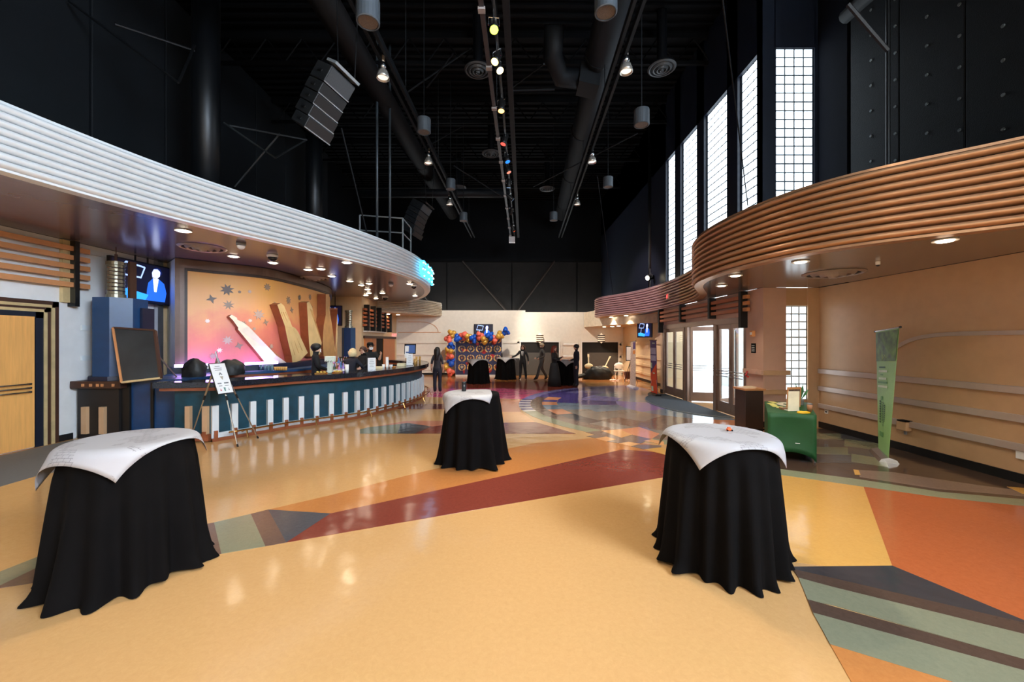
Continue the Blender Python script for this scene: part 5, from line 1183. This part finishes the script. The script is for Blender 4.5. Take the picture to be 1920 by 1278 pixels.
for (x, y), glow, k, wt, tg, sz, cl_, lb in lights:
    Y = FPX * (ZT_ - .25 - H) / (CY - y); c = px(x, y, Y)
    fixture(c.y, xt(c.y) + .14, c.z, tg, glow, lb, wt, cl_, sz, .8, k)
fixture(1.6, xt(1.6) + .14, 7.1, (-1.0, 2.6, 0), (255, 226, 170), 'added unseen stage light above the viewer', P_TRACK * .5, WARM, 105)  # this lamp and the next are added to brighten the front floor
fixture(-.6, xt(-.6) + .14, 7.1, (2.0, 2.2, 0), (255, 226, 170), 'added unseen stage light behind the viewer', P_TRACK * .45, WARM, 100)
c = px(960, 449, FPX * 5.3 / 191); t = thing('hanging_box', 'small white box hanging at the far end of the truss', 'box', c)
MB().box(c.x - .16, c.x + .16, c.y - .1, c.y + .1, c.z - .16, c.z + .14).build('casing', WHITE, t); MB().tube([(c.x - .05, c.y, c.z + .14), (c.x - .05, c.y, ZT_)], .012, 5).build('stem', CHROME, t)
# side trusses with reflector lamps
for xs, lb in ((2.05, 'right'), (-2.75, 'left')):
    t = thing('side_track', 'thin dark track along the %s side of the ceiling' % lb, 'track', (xs, 12, 7.6))
    e_ = .6
    for o in (-.1, .06): MB().prism([(xs + o, 4, 7.6), (xs + e_ + o, 22, 7.6), (xs + e_ + o + .06, 22, 7.6), (xs + o + .06, 4, 7.6)], (0, 0, .14)).build('channel', DUCTM, t)
    for k in range(5): y = 6 + 3.6 * k; MB().tube([(xs + e_ * (y - 4) / 18, y, 7.7), (xs + e_ * (y - 4) / 18, y, ZC)], .012, 5).build('hanger', BLACKMET, t)
REFL = mat('silver lamp reflector', (206, 200, 190), .25, .7)
def highbay(x, y, label):
    Y = FPX * 5.45 / (CY - y); c = px(x, y, Y); t = thing('reflector_lamp', label, 'lamp', c, 'silver reflector lamps under the side tracks')
    MB().lathe([(.03, .42), (.045, .40), (.045, .3), (.03, .28)], 12, c).build('lamp_holder', REFL, t, smooth=True)
    MB().lathe([(.03, .28), (.06, .26), (.07, .18), (.05, .14)], 12, c).build('ballast', CHROME, t, smooth=True)
    MB().lathe([(.05, .14), (.09, .1), (.125, .0), (.13, -.06), (.12, -.06), (.08, .06), (.0001, .08)], 18, c).build('reflector', REFL, t, smooth=True)
    MB().lathe([(.0001, -.02), (.1, -.02), (.1, -.03), (.0001, -.03)], 16, c).build('bulb_glass', emis('faint bulb', (230, 220, 205), .7), t)
    MB().tube([c + Vector((0, 0, .42)), (c.x, c.y, 7.6)], .01, 5).build('stem', BLACKMET, t)
for x, y, lb in ((718, 142, 'silver reflector lamp, nearest on the left track'), (803, 303, 'silver reflector lamp, second on the left track'), (843, 381, 'silver reflector lamp, farthest on the left track'), (1174, 130, 'silver reflector lamp, nearest on the right track'), (1110, 301, 'silver reflector lamp, second on the right track'), (1082, 381, 'silver reflector lamp, farthest on the right track')): highbay(x, y, lb)
PEND = mat('grey cylinder pendant', (74, 80, 86), .45, .2, var=.06)
def pendant(x, y, d, label):
    Y = FPX * .32 / d; c = px(x, y, Y); t = thing('pendant_speaker', label, 'pendant', c, 'cylinder pendants on rods')
    MB().lathe([(.0001, .17), (.155, .17), (.16, .155), (.16, -.15), (.15, -.16), (.135, -.16), (.135, -.12), (.0001, -.12)], 22, c).build('drum', PEND, t, smooth=False)
    MB().lathe([(.0001, -.125), (.13, -.125), (.13, -.15), (.0001, -.145)], 18, c).build('grille', mat('brown grille', (96, 84, 74), .6, var=.3, scale=60), t)
    MB().tube([c + Vector((0, 0, .17)), (c.x, c.y, ZC)], .012, 6).build('rod', DUCTM, t)
for x, y, d, lb in ((690, 22, 43, 'grey cylinder pendant at the top left of the hall'), (1136, 4, 42, 'grey cylinder pendant at the top edge right of the truss'), (1203, 221, 28, 'grey cylinder pendant right of the right track'), (795, 236, 25, 'grey cylinder pendant left of the left reflector lamps'), (845, 346, 18, 'small grey pendant above the farthest left reflector lamp'), (1140, 342, 18, 'small grey pendant in the middle right of the hall'), (869, 407, 15, 'smallest grey pendant on the left'), (1038, 406, 15, 'smallest grey pendant on the right')): pendant(x, y, d, lb)
# line array loudspeakers
SHADETRIM = mat('shaded speaker trim', (18, 18, 19), .5)  # silver edge darkened: the gloom around the far array is in the colour
def line_array(label, c, w, s, n, size, m, silver=True):
    w = Vector(w).normalized(); s = Vector(s); s = (s - w * s.dot(w)).normalized(); dpt = w.cross(s).normalized()
    if dpt.y < 0: dpt = -dpt
    W_, Hh, D_ = size; t = thing('line_array_speaker', label, 'loudspeaker', c); c = Vector(c)
    LW = mat('dark speaker cabinet', (30, 32, 34), .5); EDGE = mat('silver speaker edge', (176, 182, 186), .25, .5) if silver else SHADETRIM; GR = mat('speaker grille', (20, 21, 22), .6, var=.3, scale=80)
    MB().obox(c + s * (-.07) + dpt * .1, w * W_, s * .05, dpt * .3).build('rigging_frame', EDGE, t)
    for k in range(n):
        h_ = Hh * (1.5 if k == 0 else 1); off = 0 if k == 0 else Hh * (k + .5)
        q = c + s * (off + h_ / 2); tilt = dpt * (.03 * k * k * .35)
        b = MB().obox(q + dpt * D_ / 2 - tilt, w * W_, s * h_ * .94, dpt * D_).build('cabinet', LW, t, bevel=.015)
        MB().obox(q - dpt * .006 - tilt, w * W_ * .94, s * h_ * .8, dpt * .012).build('grille', mat('grey speaker face', (58, 60, 62), .6, var=.2, scale=80) if k == 0 else GR if k < 2 else mat('brown grille cloth', (24, 20, 19), .6), t)
        MB().obox(q + s * h_ * .44 - dpt * .012 - tilt, w * W_, s * .02, dpt * .02).build('edge_strip', EDGE, t)
        MB().obox(q - w * (W_ / 2 + .01) + dpt * D_ * .5 - tilt, w * .02, s * .04, dpt * .12).build('handle', BLACKMET, t)
    for a in (-.35, .35): MB().tube([c + w * a * W_ - s * .07, (c.x + a * .8, c.y + .2, ZC)], .01, 5).build('suspension_cable', BLACKMET, t)
line_array('big tilted line array speaker hanging at the upper left', (-3.13, 7.45, 6.83), (.42, .90, -.17), (-.55, .1, -.83), 5, (.56, .22, .5), None)
line_array('distant curved line array speaker beside the canopy railing', px(803, 388, 15.3), (.35, .92, -.15), (-.5, .1, -.85), 6, (.6, .19, .6), None, False)
# steel columns and braces on the upper left
def column(x, y, r, z0, label):
    t = thing('steel_column', label, 'column', (x, y, z0)); MB().tube([(x, y, z0), (x, y, ZC)], r, 18).build('shaft', mat('black steel column', (9, 11, 14), .42, .1), t, smooth=True)
    MB().tube([(x, y, z0 + .6), (x, y, z0 + .7)], r * 1.08, 18).build('collar', BLACKMET, t)
column(-6.95, 9.05, .27, 4.5, 'round black steel column above the left canopy'); column(-7.0, 14.1, .27, 4.5, 'second round black column behind the line array')
column(5.75, 15.9, .3, 3.9, 'round dark column beyond the tall glass block windows')
for k, (a, b_, lb) in enumerate((((130, 3, 7.6), (335, 155, 7.6), 'left'), ((215, 45, 7.6), (365, 95, 8.6), 'upper left'), ((335, 155, 7.6), (365, 85, 8.6), 'short left'))):
    MB().tube([px(*a), px(*b_)], .025, 6).build('wall_brace', BLACKMET, wlu)
for a, b_ in (((420, 230, 9.4), (516, 296, 9.4)), ((516, 296, 9.4), (575, 262, 12)), ((440, 350, 10.5), (525, 250, 10.5)), ((430, 235, 9.4), (575, 262, 11))):
    MB().tube([px(*a), px(*b_)], .022, 6).build('wall_brace', mat('grey brace', (52, 56, 58), .5, .3), wlu)
for x, Y in ((707, 11.2), (731, 11.6)):
    p = px(x, 430, Y); tag(MB().tube([(p.x, p.y, 4.5), (p.x, p.y, ZC)], .035, 8).build('steel_post', mat('grey steel post', (66, 74, 80), .4, .3), smooth=True), 'thin tall grey post rising from the left canopy, %s' % ('nearer of the pair' if x == 707 else 'farther of the pair'), 'post')
for k, (a, b_, r, lb) in enumerate((((640, 240, 9), (690, 446, 10.5), .02, 'taut cable from the big line array down to the left canopy'), ((1355, 0, 6), (1402, 385, 9.4), .012, 'thin cable in front of the tall windows'), ((1120, 330, 14), (1150, 556, 18.5), .012, 'thin cable hanging to the mauve canopy'), ((765, 690, 7.6), (735, 440, 11), .0, ''), )):
    if r: tag(MB().tube([px(*a), px(*b_)], r, 5).build('hanging_cable', DUCTM), lb, 'cable')
for a, b_ in (((850, 100, 10), (800, 165, 11)), ((1040, 168, 9.6), (960, 170, 9.6)), ((880, 92, 11), (765, 172, 11)), ((1020, 120, 9), (955, 168, 11)), ((870, 235, 15), (800, 275, 15)), ((1195, 250, 12), (1000, 350, 16)), ((850, 310, 15), (945, 370, 17))):
    MB().tube([px(*a), px(*b_)], .022, 5).build('cross_brace', DUCTM, ce)
p = onX(1665, 100, 6.1); t = thing('drop_pole', 'thin black pole with a diagonal arm before the padded right wall', 'pole', (p.x, p.y, 3.9)); MB().tube([(p.x, p.y, 3.9), (p.x, p.y, ZC)], .03, 8).build('pole', BLACKMET, t)
MB().tube([px(1665, 95, p.y), px(1590, 8, p.y)], .035, 6).build('arm', BLACKMET, t)
# railing on the canopy roof
t = thing('roof_railing', 'grey safety railing on top of the left canopy', 'railing', (-3.6, 12.4, 4.5)); RM = mat('galvanised tube', (150, 156, 158), .35, .6)
PT = [px(755, 409, 12.2), px(770, 427, 13.2)]
for p in PT: MB().tube([(p.x, p.y, 4.45), p], .025, 6).build('post', RM, t)
for dz in (0, -.45): MB().tube([PT[0] + Vector((0, 0, dz)), PT[1] + Vector((0, 0, dz))], .022, 6).build('rail', RM, t); MB().tube([PT[0] + Vector((0, 0, dz)), PT[0] + Vector((-1.2, -.3, dz))], .022, 6).build('rail', RM, t)
MB().tube([(PT[0].x - 1.2, PT[0].y - .3, 4.45), PT[0] + Vector((-1.2, -.3, 0))], .025, 6).build('post', RM, t)
c = px(1219, 520, 15.4); fixture(c.y, c.x, c.z, (0, 12, 3), (255, 240, 200), 'small spotlight clamped on top of the mauve canopy', 0, k=14)
MB().tube([(c.x, c.y, 3.9), c], .02, 6).build('foot_stem', CHROME, bpy.data.objects[[o.name for o in bpy.data.objects if o.get('label') == 'small spotlight clamped on top of the mauve canopy'][0]])
# ------------------------------------------------ recessed downlights, cameras, detectors
def downlight(x, y, z, lb, wt, grp, k=14, r=.095, rim=WHITE):
    c = gz(x, y, z); t = thing('recessed_downlight', lb, 'downlight', c, grp)
    MB().lathe([(r, 0), (r + .03, 0), (r + .03, -.012), (r, -.008)], 18, c).build('trim_ring', rim, t); MB().lathe([(r, -.004), (r * .8, -.022), (.0001, -.03)], 16, c).build('lens', emis('downlight %s' % k, (255, 238, 210), k), t)
    if wt:
        s = spot('downlight_lamp', c - Vector((0, 0, .03)), c - Vector((0, 0, 3)), wt, 110, (1, .84, .62), .5, .05); s.parent = t; s.matrix_parent_inverse = Matrix.Translation(-c)
for i, (x, y) in enumerate(((344, 432), (438, 480), (512, 492), (578, 505), (602, 503.5), (622, 517), (650, 491.5), (656, 526.6), (677.5, 534), (692, 531), (689, 542), (691.5, 549), (686, 553), (717, 549), (705, 559), (768, 531.5), (778, 554))):
    star_ = (x, y) in ((344, 432), (650, 491.5)); downlight(x, y, ZL0, 'brightest recessed downlight in the left soffit, nearest the viewer' if x == 344 else 'bright starry downlight at the front edge of the left soffit' if star_ else nth(i, 'recessed downlight in the left soffit over the bar'), P_DOWN * (2.2 if star_ else 1), 'recessed downlights over the bar', 26 if star_ else 12)
for x, y in ((728, 588), (746.5, 589.5)): downlight(x, y, 3.29, ('first', 'second', 'third', 'fourth')[(728, 746.5).index(x)] + ' small downlight in the far left soffit behind the bar', P_DOWN, 'downlights in the far left soffit', 12)
for i, (x, y, lb) in enumerate(((1772, 450, 'recessed downlight in the right soffit nearest the viewer'), (1501, 490, 'recessed downlight in the right soffit beside the round diffuser'), (1379, 516, 'recessed downlight near the tip of the warm tinted canopy'), (1353, 535, 'recessed downlight in the warm tinted canopy nearest the doors'))): downlight(x, y, ZR0, lb, P_DOWN * 2.0, 'downlights in the right soffit', 7 if i == 0 else 3, .085)
for x, y in ((1146, 594), (1174, 591), (1150, 596.5), (1180, 596)): downlight(x, y, ZR0, 'small downlight under the mauve canopy, ' + {1146: 'front left', 1174: 'front right', 1150: 'rear left', 1180: 'rear right'}[x] + ' of four', P_DOWN * 3, 'downlights under the mauve canopy', 12)
for x, y in ((1133, 612), (1160, 610.5), (1148, 611.5)): downlight(x, y, 2.67, {1133: 'left', 1160: 'right', 1148: 'middle'}[x] + ' small downlight in the far right corner soffit', P_DOWN * 3, 'downlights in the far right corner soffit', 12)
def dome(x, y, z, lb, r, m, cat, name):
    c = gz(x, y, z); t = thing(name, lb, cat, c); r *= .8; MB().lathe([(r * 1.15, 0), (r * 1.2, -.03), (r, -.05), (.0001, -.05)], 18, c).build('base', WHITE if m is not WHITE else GREY, t)
    MB().lathe([(r, -.05), (r * .9, -.05 - r * .5), (r * .5, -.05 - r * .85), (.0001, -.05 - r)], 18, c).build('dome', m, t, smooth=True)
SMK = mat('smoked dome', (18, 18, 20), .08)
dome(511, 478, ZL0, 'dark dome camera under the left soffit near the mural', .12, SMK, 'camera', 'dome_camera'); dome(722, 556, ZL0, 'dark dome camera under the far part of the left soffit', .14, SMK, 'camera', 'dome_camera'); dome(776, 534, ZL0, 'dome camera under the rounded end of the left soffit', .11, SMK, 'camera', 'dome_camera')
dome(733, 531, ZL0, 'white pointed detector under the left soffit', .09, WHITE, 'detector', 'smoke_detector'); dome(452, 456, ZL0, 'flat pale detector box under the left soffit', .09, WHITE, 'detector', 'smoke_detector')
for x, y in ((1646, 490),): dome(x, y, ZR0, 'tiny dark sprinkler under the right soffit', .03, BLACKMET, 'sprinkler', 'sprinkler')

# ------------------------------------------------ people
SKIN = mat('skin', (214, 160, 130), .5, var=.05); SKIN2 = mat('fair skin', (232, 186, 160), .5, var=.05)
HB = mat('black hair', (18, 15, 15), .5, var=.3); HBR = mat('brown hair', (70, 42, 28), .5, var=.3); HRED = mat('red hair', (124, 48, 30), .5, var=.3); HBL = mat('blonde hair', (226, 204, 156), .5, var=.2); HGR = mat('sandy grey hair', (170, 150, 124), .5, var=.2)
BLK = mat('black suit cloth', (19, 19, 23), .8, var=.2); GREYS = mat('grey suit cloth', (84, 82, 80), .8, var=.15); NAVYC = mat('navy black cloth', (24, 26, 40), .8, var=.2); PATT = mat('black speckled blouse', (44, 42, 48), .8, var=.8, scale=50); SHOE = mat('black shoes', (14, 13, 13), .4)
J0 = dict(pelvis=((0, 0, .95), .145, .11), waist=((0, 0, 1.10), .13, .095), chest=((0, .005, 1.29), .165, .11), neckb=((0, .015, 1.45), .085, .07), neck=((0, .01, 1.52), .053, .053), head=((0, -.01, 1.60), .072, .08), head2=((0, -.01, 1.67), .076, .092), top=((0, .005, 1.725), .06, .07),
          nose=((0, -.115, 1.628), .013, .013), brow=((0, -.075, 1.645), .03, .03), chin=((0, -.065, 1.565), .032, .03), earL=((.083, .005, 1.64), .014, .02), earR=((-.083, .005, 1.64), .014, .02))
for s, k in (('L', 1), ('R', -1)):
    J0.update({'sh' + s: ((k * .165, .01, 1.42), .062, .062), 'el' + s: ((k * .215, .03, 1.15), .045, .045), 'wr' + s: ((k * .225, -.03, .91), .028, .03), 'pa' + s: ((k * .228, -.05, .845), .018, .036), 'hip' + s: ((k * .09, 0, .90), .088, .09), 'kn' + s: ((k * .10, -.01, .50), .058, .06), 'an' + s: ((k * .10, .02, .10), .042, .045), 'heel' + s: ((k * .10, .045, .045), .038, .04), 'toe' + s: ((k * .105, -.13, .035), .042, .033)})
E0 = [('pelvis', 'waist'), ('waist', 'chest'), ('chest', 'neckb'), ('neckb', 'neck'), ('neck', 'head'), ('head', 'head2'), ('head2', 'top'), ('head', 'chin'), ('head2', 'brow'), ('brow', 'nose'), ('head2', 'earL'), ('head2', 'earR')]
for s in 'LR': E0 += [('chest', 'sh' + s), ('sh' + s, 'el' + s), ('el' + s, 'wr' + s), ('wr' + s, 'pa' + s), ('pelvis', 'hip' + s), ('hip' + s, 'kn' + s), ('kn' + s, 'an' + s), ('an' + s, 'heel' + s), ('an' + s, 'toe' + s)]
def person(label, loc, yaw, top, bot, hair, hairlen, pose=None, skin=SKIN, short=False, scale=1.0, extras=None, female=False, shoe=SHOE):
    pos = {k: Vector(v[0]) for k, v in J0.items()}; rad = {k: [v[1], v[2]] for k, v in J0.items()}
    if female:
        for s, k in (('L', 1), ('R', -1)): pos['sh' + s].x = k * .148; rad['sh' + s] = [.052, .052]; rad['el' + s] = [.038, .038]
        rad['chest'] = [.145, .105]; rad['waist'] = [.112, .085]; rad['pelvis'] = [.15, .115]
    for k, v in (pose or {}).items(): pos[k] = Vector(v)
    for k in rad:
        f_ = 1.12 if k in ('head', 'head2', 'top', 'neck', 'nose', 'brow', 'chin', 'earL', 'earR') or k[:2] in ('pa',) else 1.3 if k[:2] in ('sh', 'el', 'hi', 'kn') else 1.5 if k[:2] == 'an' else 1.16
        rad[k] = [rad[k][0] * f_, rad[k][1] * f_]
    names = list(pos); edges = [(names.index(a), names.index(b)) for a, b in E0]
    verts = [pos[k] for k in names]; rads = [rad[k] for k in names]; bone = {}
    for s, k in (('L', 1), ('R', -1)):       # fingers rooted inside the palm
        w_, p_ = pos['wr' + s], pos['pa' + s]; d = (p_ - w_).normalized()
        side = d.cross(Vector((k, .2, 0))); side = Vector((0, -1, 0)) if side.length < .1 else side.normalized()
        curl = Vector((-k, 0, 0)); curl = (curl - d * curl.dot(d)); curl = curl.normalized() if curl.length > .05 else Vector((0, 0, -1))
        pi = names.index('pa' + s)
        for f, ln in ((-.03, .062), (-.01, .074), (.01, .07), (.03, .056)):
            i = len(verts); a = p_ + side * f + d * .025; verts += [a, a + d * ln * .6 + curl * .01, a + d * ln * .9 + curl * .035]; rads += [[.010, .010], [.009, .009], [.007, .007]]; edges += [(pi, i), (i, i + 1), (i + 1, i + 2)]
        i = len(verts); a = w_.lerp(p_, .7) + side * .036; verts += [a, a + side * .026 + d * .035 + curl * .01]; rads += [[.012, .012], [.009, .009]]; edges += [(pi, i), (i, i + 1)]
    me = bpy.data.meshes.new('body'); me.from_pydata([tuple(v) for v in verts], [tuple(e) for e in edges], [])
    ob = bpy.data.objects.new('body', me); C.objects.link(ob)
    md = ob.modifiers.new('skin', 'SKIN'); md.use_smooth_shade = True
    sk = me.skin_vertices[0].data
    for i, r in enumerate(rads): sk[i].radius = r; sk[i].use_root = (i == 0)
    sb = ob.modifiers.new('sub', 'SUBSURF'); sb.levels = 1; sb.render_levels = 1
    bpy.context.view_layer.update()
    new = bpy.data.meshes.new_from_object(ob.evaluated_get(bpy.context.evaluated_depsgraph_get()))
    bpy.data.objects.remove(ob)
    for m in (skin, top, bot, shoe): new.materials.append(m)
    def kind(a, b):
        if a in ('neck', 'head', 'head2', 'brow') or b in ('chin', 'nose', 'earL', 'earR', 'neck'): return 0
        if b.startswith('pa'): return 0
        if b.startswith('wr'): return 0 if short else 1
        if b.startswith('toe') or b.startswith('heel'): return 3
        if b[:2] in ('hi', 'kn', 'an'): return 2
        return 1
    B = [(pos[a], pos[b], kind(a, b), (rad[a][0] + rad[b][0]) / 2) for a, b in E0]
    nb = len(names)
    for p in new.polygons:
        c = Vector(p.center); best = None
        for a, b, k, r in B:
            d = b - a; t_ = max(0, min(1, (c - a).dot(d) / max(1e-9, d.length_squared))); q = ((a + d * t_) - c).length - r
            if best is None or q < best[0]: best = (q, k)
        k = best[1]
        if k == 1 and pos['pelvis'].z - .5 < c.z < pos['pelvis'].z - .02 and abs(c.x - pos['pelvis'].x) < .16 and abs(c.y - pos['pelvis'].y) < .2: k = 2
        for v in range(nb, len(verts)):
            if (verts[v] - c).length < .028: k = 0; break
        p.material_index = k; p.use_smooth = True
    t = thing('person', label, 'person', loc); t.rotation_euler = (0, 0, math.radians(yaw)); t.scale = (scale,) * 3
    o = bpy.data.objects.new('body', new); C.objects.link(o); o.parent = t; ORG[o.name] = Vector()
    def part(mb, nm, m, par=t, sm=True):
        ORG['__t'] = Vector(); x = mb.build(nm, m, None, smooth=sm); off = x.location.copy(); x.data.transform(Matrix.Translation(off)); x.location = (0, 0, 0); x.parent = par; return x
    h = pos['head2']; f = pos['brow'] - pos['head2']; 
    hm = MB(); rows = []
    for i in range(11):
        th = PI * .02 + PI * .78 * i / 10; row = []
        for k in range(20):
            a = 2 * PI * k / 20; fr = max(0, -math.sin(a))
            z = math.cos(th * (1 - .5 * fr ** 1.5)); t2 = th * (1 - .5 * fr ** 1.5); rr_ = math.sin(t2) if t2 < PI / 2 else 1 - .42 * (t2 - PI / 2)
            row.append((h.x + .102 * rr_ * math.cos(a) , h.y + .014 + .124 * rr_ * math.sin(a), h.z - .005 + .11 * z))
        rows.append(row)
    hm.grid(rows, True)
    if hairlen:
        rows = []
        for i in range(9):
            v = i / 8; row = []
            for k in range(13):
                a = PI * (-.12 + 1.24 * k / 12); wv_ = 1 + .06 * math.sin(3 * a + 4 * v)
                zz = h.z + .02 - hairlen * v; out_ = .0 if zz > h.z - .1 else .02
                row.append((h.x + (.112 + .02 * math.sin(PI * v) - .03 * v * v) * math.cos(a) * wv_, h.y + .02 + (.125 + .015 * math.sin(PI * v)) * math.sin(a) * wv_ + .03 * v * 0, zz))
            rows.append(row)
        hm.grid(rows)
    hh = part(hm, 'hair', hair)
    sd = hh.modifiers.new('solid', 'SOLIDIFY'); sd.thickness = .012; sd.offset = 1
    for s in (-1, 1): part(MB().ball((h.x + s * .03, pos['brow'].y - .026, pos['brow'].z - .004), .011, 6), 'eye', mat('dark eye', (30, 22, 20), .2))
    part(MB().ball((pos['chin'].x, pos['chin'].y - .033, pos['chin'].z + .022), .017, 6, sq=(1.3, .4, .35)), 'mouth', mat('lips', (170, 90, 84), .5))
    if extras: extras(part, pos)
    return t
def tie(col):
    def f(part, pos):
        c = pos['chest']; part(MB().prism([(-.055, c.y - .118, 1.44), (.055, c.y - .118, 1.44), (.03, c.y - .135, 1.2), (-.03, c.y - .135, 1.2)], (0, .02, 0)), 'shirt_front', WHITE, sm=False)
        part(MB().prism([(-.018, c.y - .142, 1.42), (.018, c.y - .142, 1.42), (.026, c.y - .15, 1.2), (0, c.y - .15, 1.14), (-.026, c.y - .15, 1.2)], (0, .008, 0)), 'necktie', col, sm=False)
    return f
def skirt(part, pos):
    part(MB().lathe([(.16, 1.0), (.2, .8), (.26, .4), (.3, .03), (.28, .03), (.15, .99)], 24), 'skirt', BLK)
g0 = gz(820, 735); person('person with long black hair seen from behind, dark speckled blouse and black trousers', (g0.x, g0.y, 0), 176, PATT, NAVYC, HB, .42, {'elL': (.22, .04, 1.16), 'wrL': (.245, .0, .93), 'paL': (.25, -.02, .865), 'kneeL': (.1, 0, .5)} and {'elL': (.21, .05, 1.16), 'wrL': (.235, .0, .93), 'paL': (.24, -.02, .865)}, SKIN, True, .95, None, True)
person('person in black suit with white tie and long brown hair, arm on a table', (.53, 19.75, 0), -12, BLK, BLK, HBR, .26, {'elR': (-.33, -.12, 1.22), 'wrR': (-.5, -.22, 1.15), 'paR': (-.555, -.25, 1.135), 'elL': (.26, .02, 1.16), 'wrL': (.30, -.04, .94), 'paL': (.31, -.06, .875), 'anL': (.17, .02, .10), 'heelL': (.17, .045, .045), 'toeL': (.2, -.12, .035), 'knL': (.13, -.02, .5), 'anR': (-.14, .02, .10), 'heelR': (-.14, .045, .045), 'toeR': (-.17, -.12, .035)}, SKIN2, False, .97, tie(BLK), True)
person('person in grey suit with short sandy hair walking to the left', (1.46, 19.5, 0), -82, GREYS, GREYS, HGR, 0, {'knL': (.1, -.16, .52), 'anL': (.1, -.26, .11), 'heelL': (.1, -.23, .06), 'toeL': (.1, -.42, .05), 'knR': (-.1, .04, .5), 'anR': (-.1, .28, .13), 'heelR': (-.1, .31, .08), 'toeR': (-.1, .14, .035), 'elR': (-.21, .02, 1.16), 'wrR': (-.2, -.2, 1.06), 'paR': (-.19, -.26, 1.04), 'elL': (.21, .08, 1.15), 'wrL': (.2, -.14, 1.04), 'paL': (.19, -.2, 1.02)}, SKIN2, False, 1.02)
person('person with long red hair in a floor length black dress holding a phone', (1.78, 16.75, 0), 60, BLK, BLK, HRED, .36, {'elL': (.2, -.05, 1.18), 'wrL': (.14, -.27, 1.24), 'paL': (.12, -.32, 1.27), 'elR': (-.2, -.05, 1.17), 'wrR': (-.08, -.26, 1.16), 'paR': (-.04, -.31, 1.17)}, SKIN2, False, .97, skirt, True)
person('person in dark suit with short dark hair facing left at the far table', (2.66, 16.5, 0), -84, NAVYC, NAVYC, HB, 0, {'elR': (-.2, .02, 1.16), 'wrR': (-.18, -.18, 1.1), 'paR': (-.16, -.24, 1.1)}, SKIN, False, 1.0, lambda part, pos: part(MB().obox((-.1, -.12, 1.32), (.04, 0, 0), (0, .01, 0), (0, 0, .04)), 'pocket_square', WHITE, sm=False))
# staff behind the bar
b0 = px(593, 690, 10.0); person('bartender in black with black hair seen from behind, left of the drink dispenser', (b0.x, b0.y, 0), 118, BLK, BLK, HB, 0, {'elL': (.2, -.06, 1.18), 'wrL': (.12, -.24, 1.12), 'paL': (.1, -.3, 1.12), 'elR': (-.22, -.04, 1.2), 'wrR': (-.16, -.22, 1.14), 'paR': (-.15, -.28, 1.14)}, SKIN2, False, 1.04, lambda part, pos: part(MB().prism([(-.06, -.105, 1.63), (.06, -.105, 1.63), (.05, -.1, 1.56), (0, -.12, 1.545), (-.05, -.1, 1.56)], (0, .02, 0)), 'face_mask', WHITE, sm=False))
b0 = px(657, 690, 11.3); person('blonde bartender in navy top seen from behind, leaning over the bar work', (b0.x, b0.y, 0), 172, NAVYC, BLK, HBL, .16, {'chest': (0, -.06, 1.26), 'neckb': (0, -.1, 1.41), 'neck': (0, -.11, 1.47), 'head': (0, -.14, 1.55), 'head2': (0, -.14, 1.62), 'top': (0, -.13, 1.675), 'nose': (0, -.245, 1.575), 'brow': (0, -.205, 1.593), 'chin': (0, -.195, 1.515), 'earL': (.083, -.125, 1.59), 'earR': (-.083, -.125, 1.59), 'shL': (.17, -.06, 1.38), 'shR': (-.17, -.06, 1.38), 'elR': (-.3, -.1, 1.2), 'wrR': (-.28, -.26, 1.06), 'paR': (-.27, -.31, 1.03), 'elL': (.34, -.02, 1.22), 'wrL': (.5, -.1, 1.12), 'paL': (.55, -.13, 1.1)}, SKIN2, False, .98, None, True)
b0 = px(681, 690, 12.3); person('bartender with tied dark hair facing the hall, dark open collar shirt', (b0.x, b0.y, 0), -18, BLK, BLK, HBR, .1, {'elL': (.22, -.08, 1.2), 'wrL': (.15, -.26, 1.1), 'paL': (.13, -.31, 1.09)}, SKIN2, False, .98, None, True)
b0 = px(694, 690, 13.2); person('bartender in dark shirt and black cap with white mask at the back of the bar', (b0.x, b0.y, 0), 40, BLK, BLK, HB, 0, {'elL': (.24, -.14, 1.22), 'wrL': (.22, -.3, 1.36), 'paL': (.22, -.34, 1.42)}, SKIN2, True, 1.04, lambda part, pos: (part(MB().prism([(-.06, -.105, 1.63), (.06, -.105, 1.63), (.05, -.1, 1.56), (0, -.12, 1.545), (-.05, -.1, 1.56)], (0, .02, 0)), 'face_mask', WHITE, sm=False), part(MB().lathe([(.1, 1.69), (.105, 1.73), (.08, 1.78), (.0001, 1.79)], 16).box(-.07, .07, -.2, -.08, 1.69, 1.705), 'cap', BLACK)))
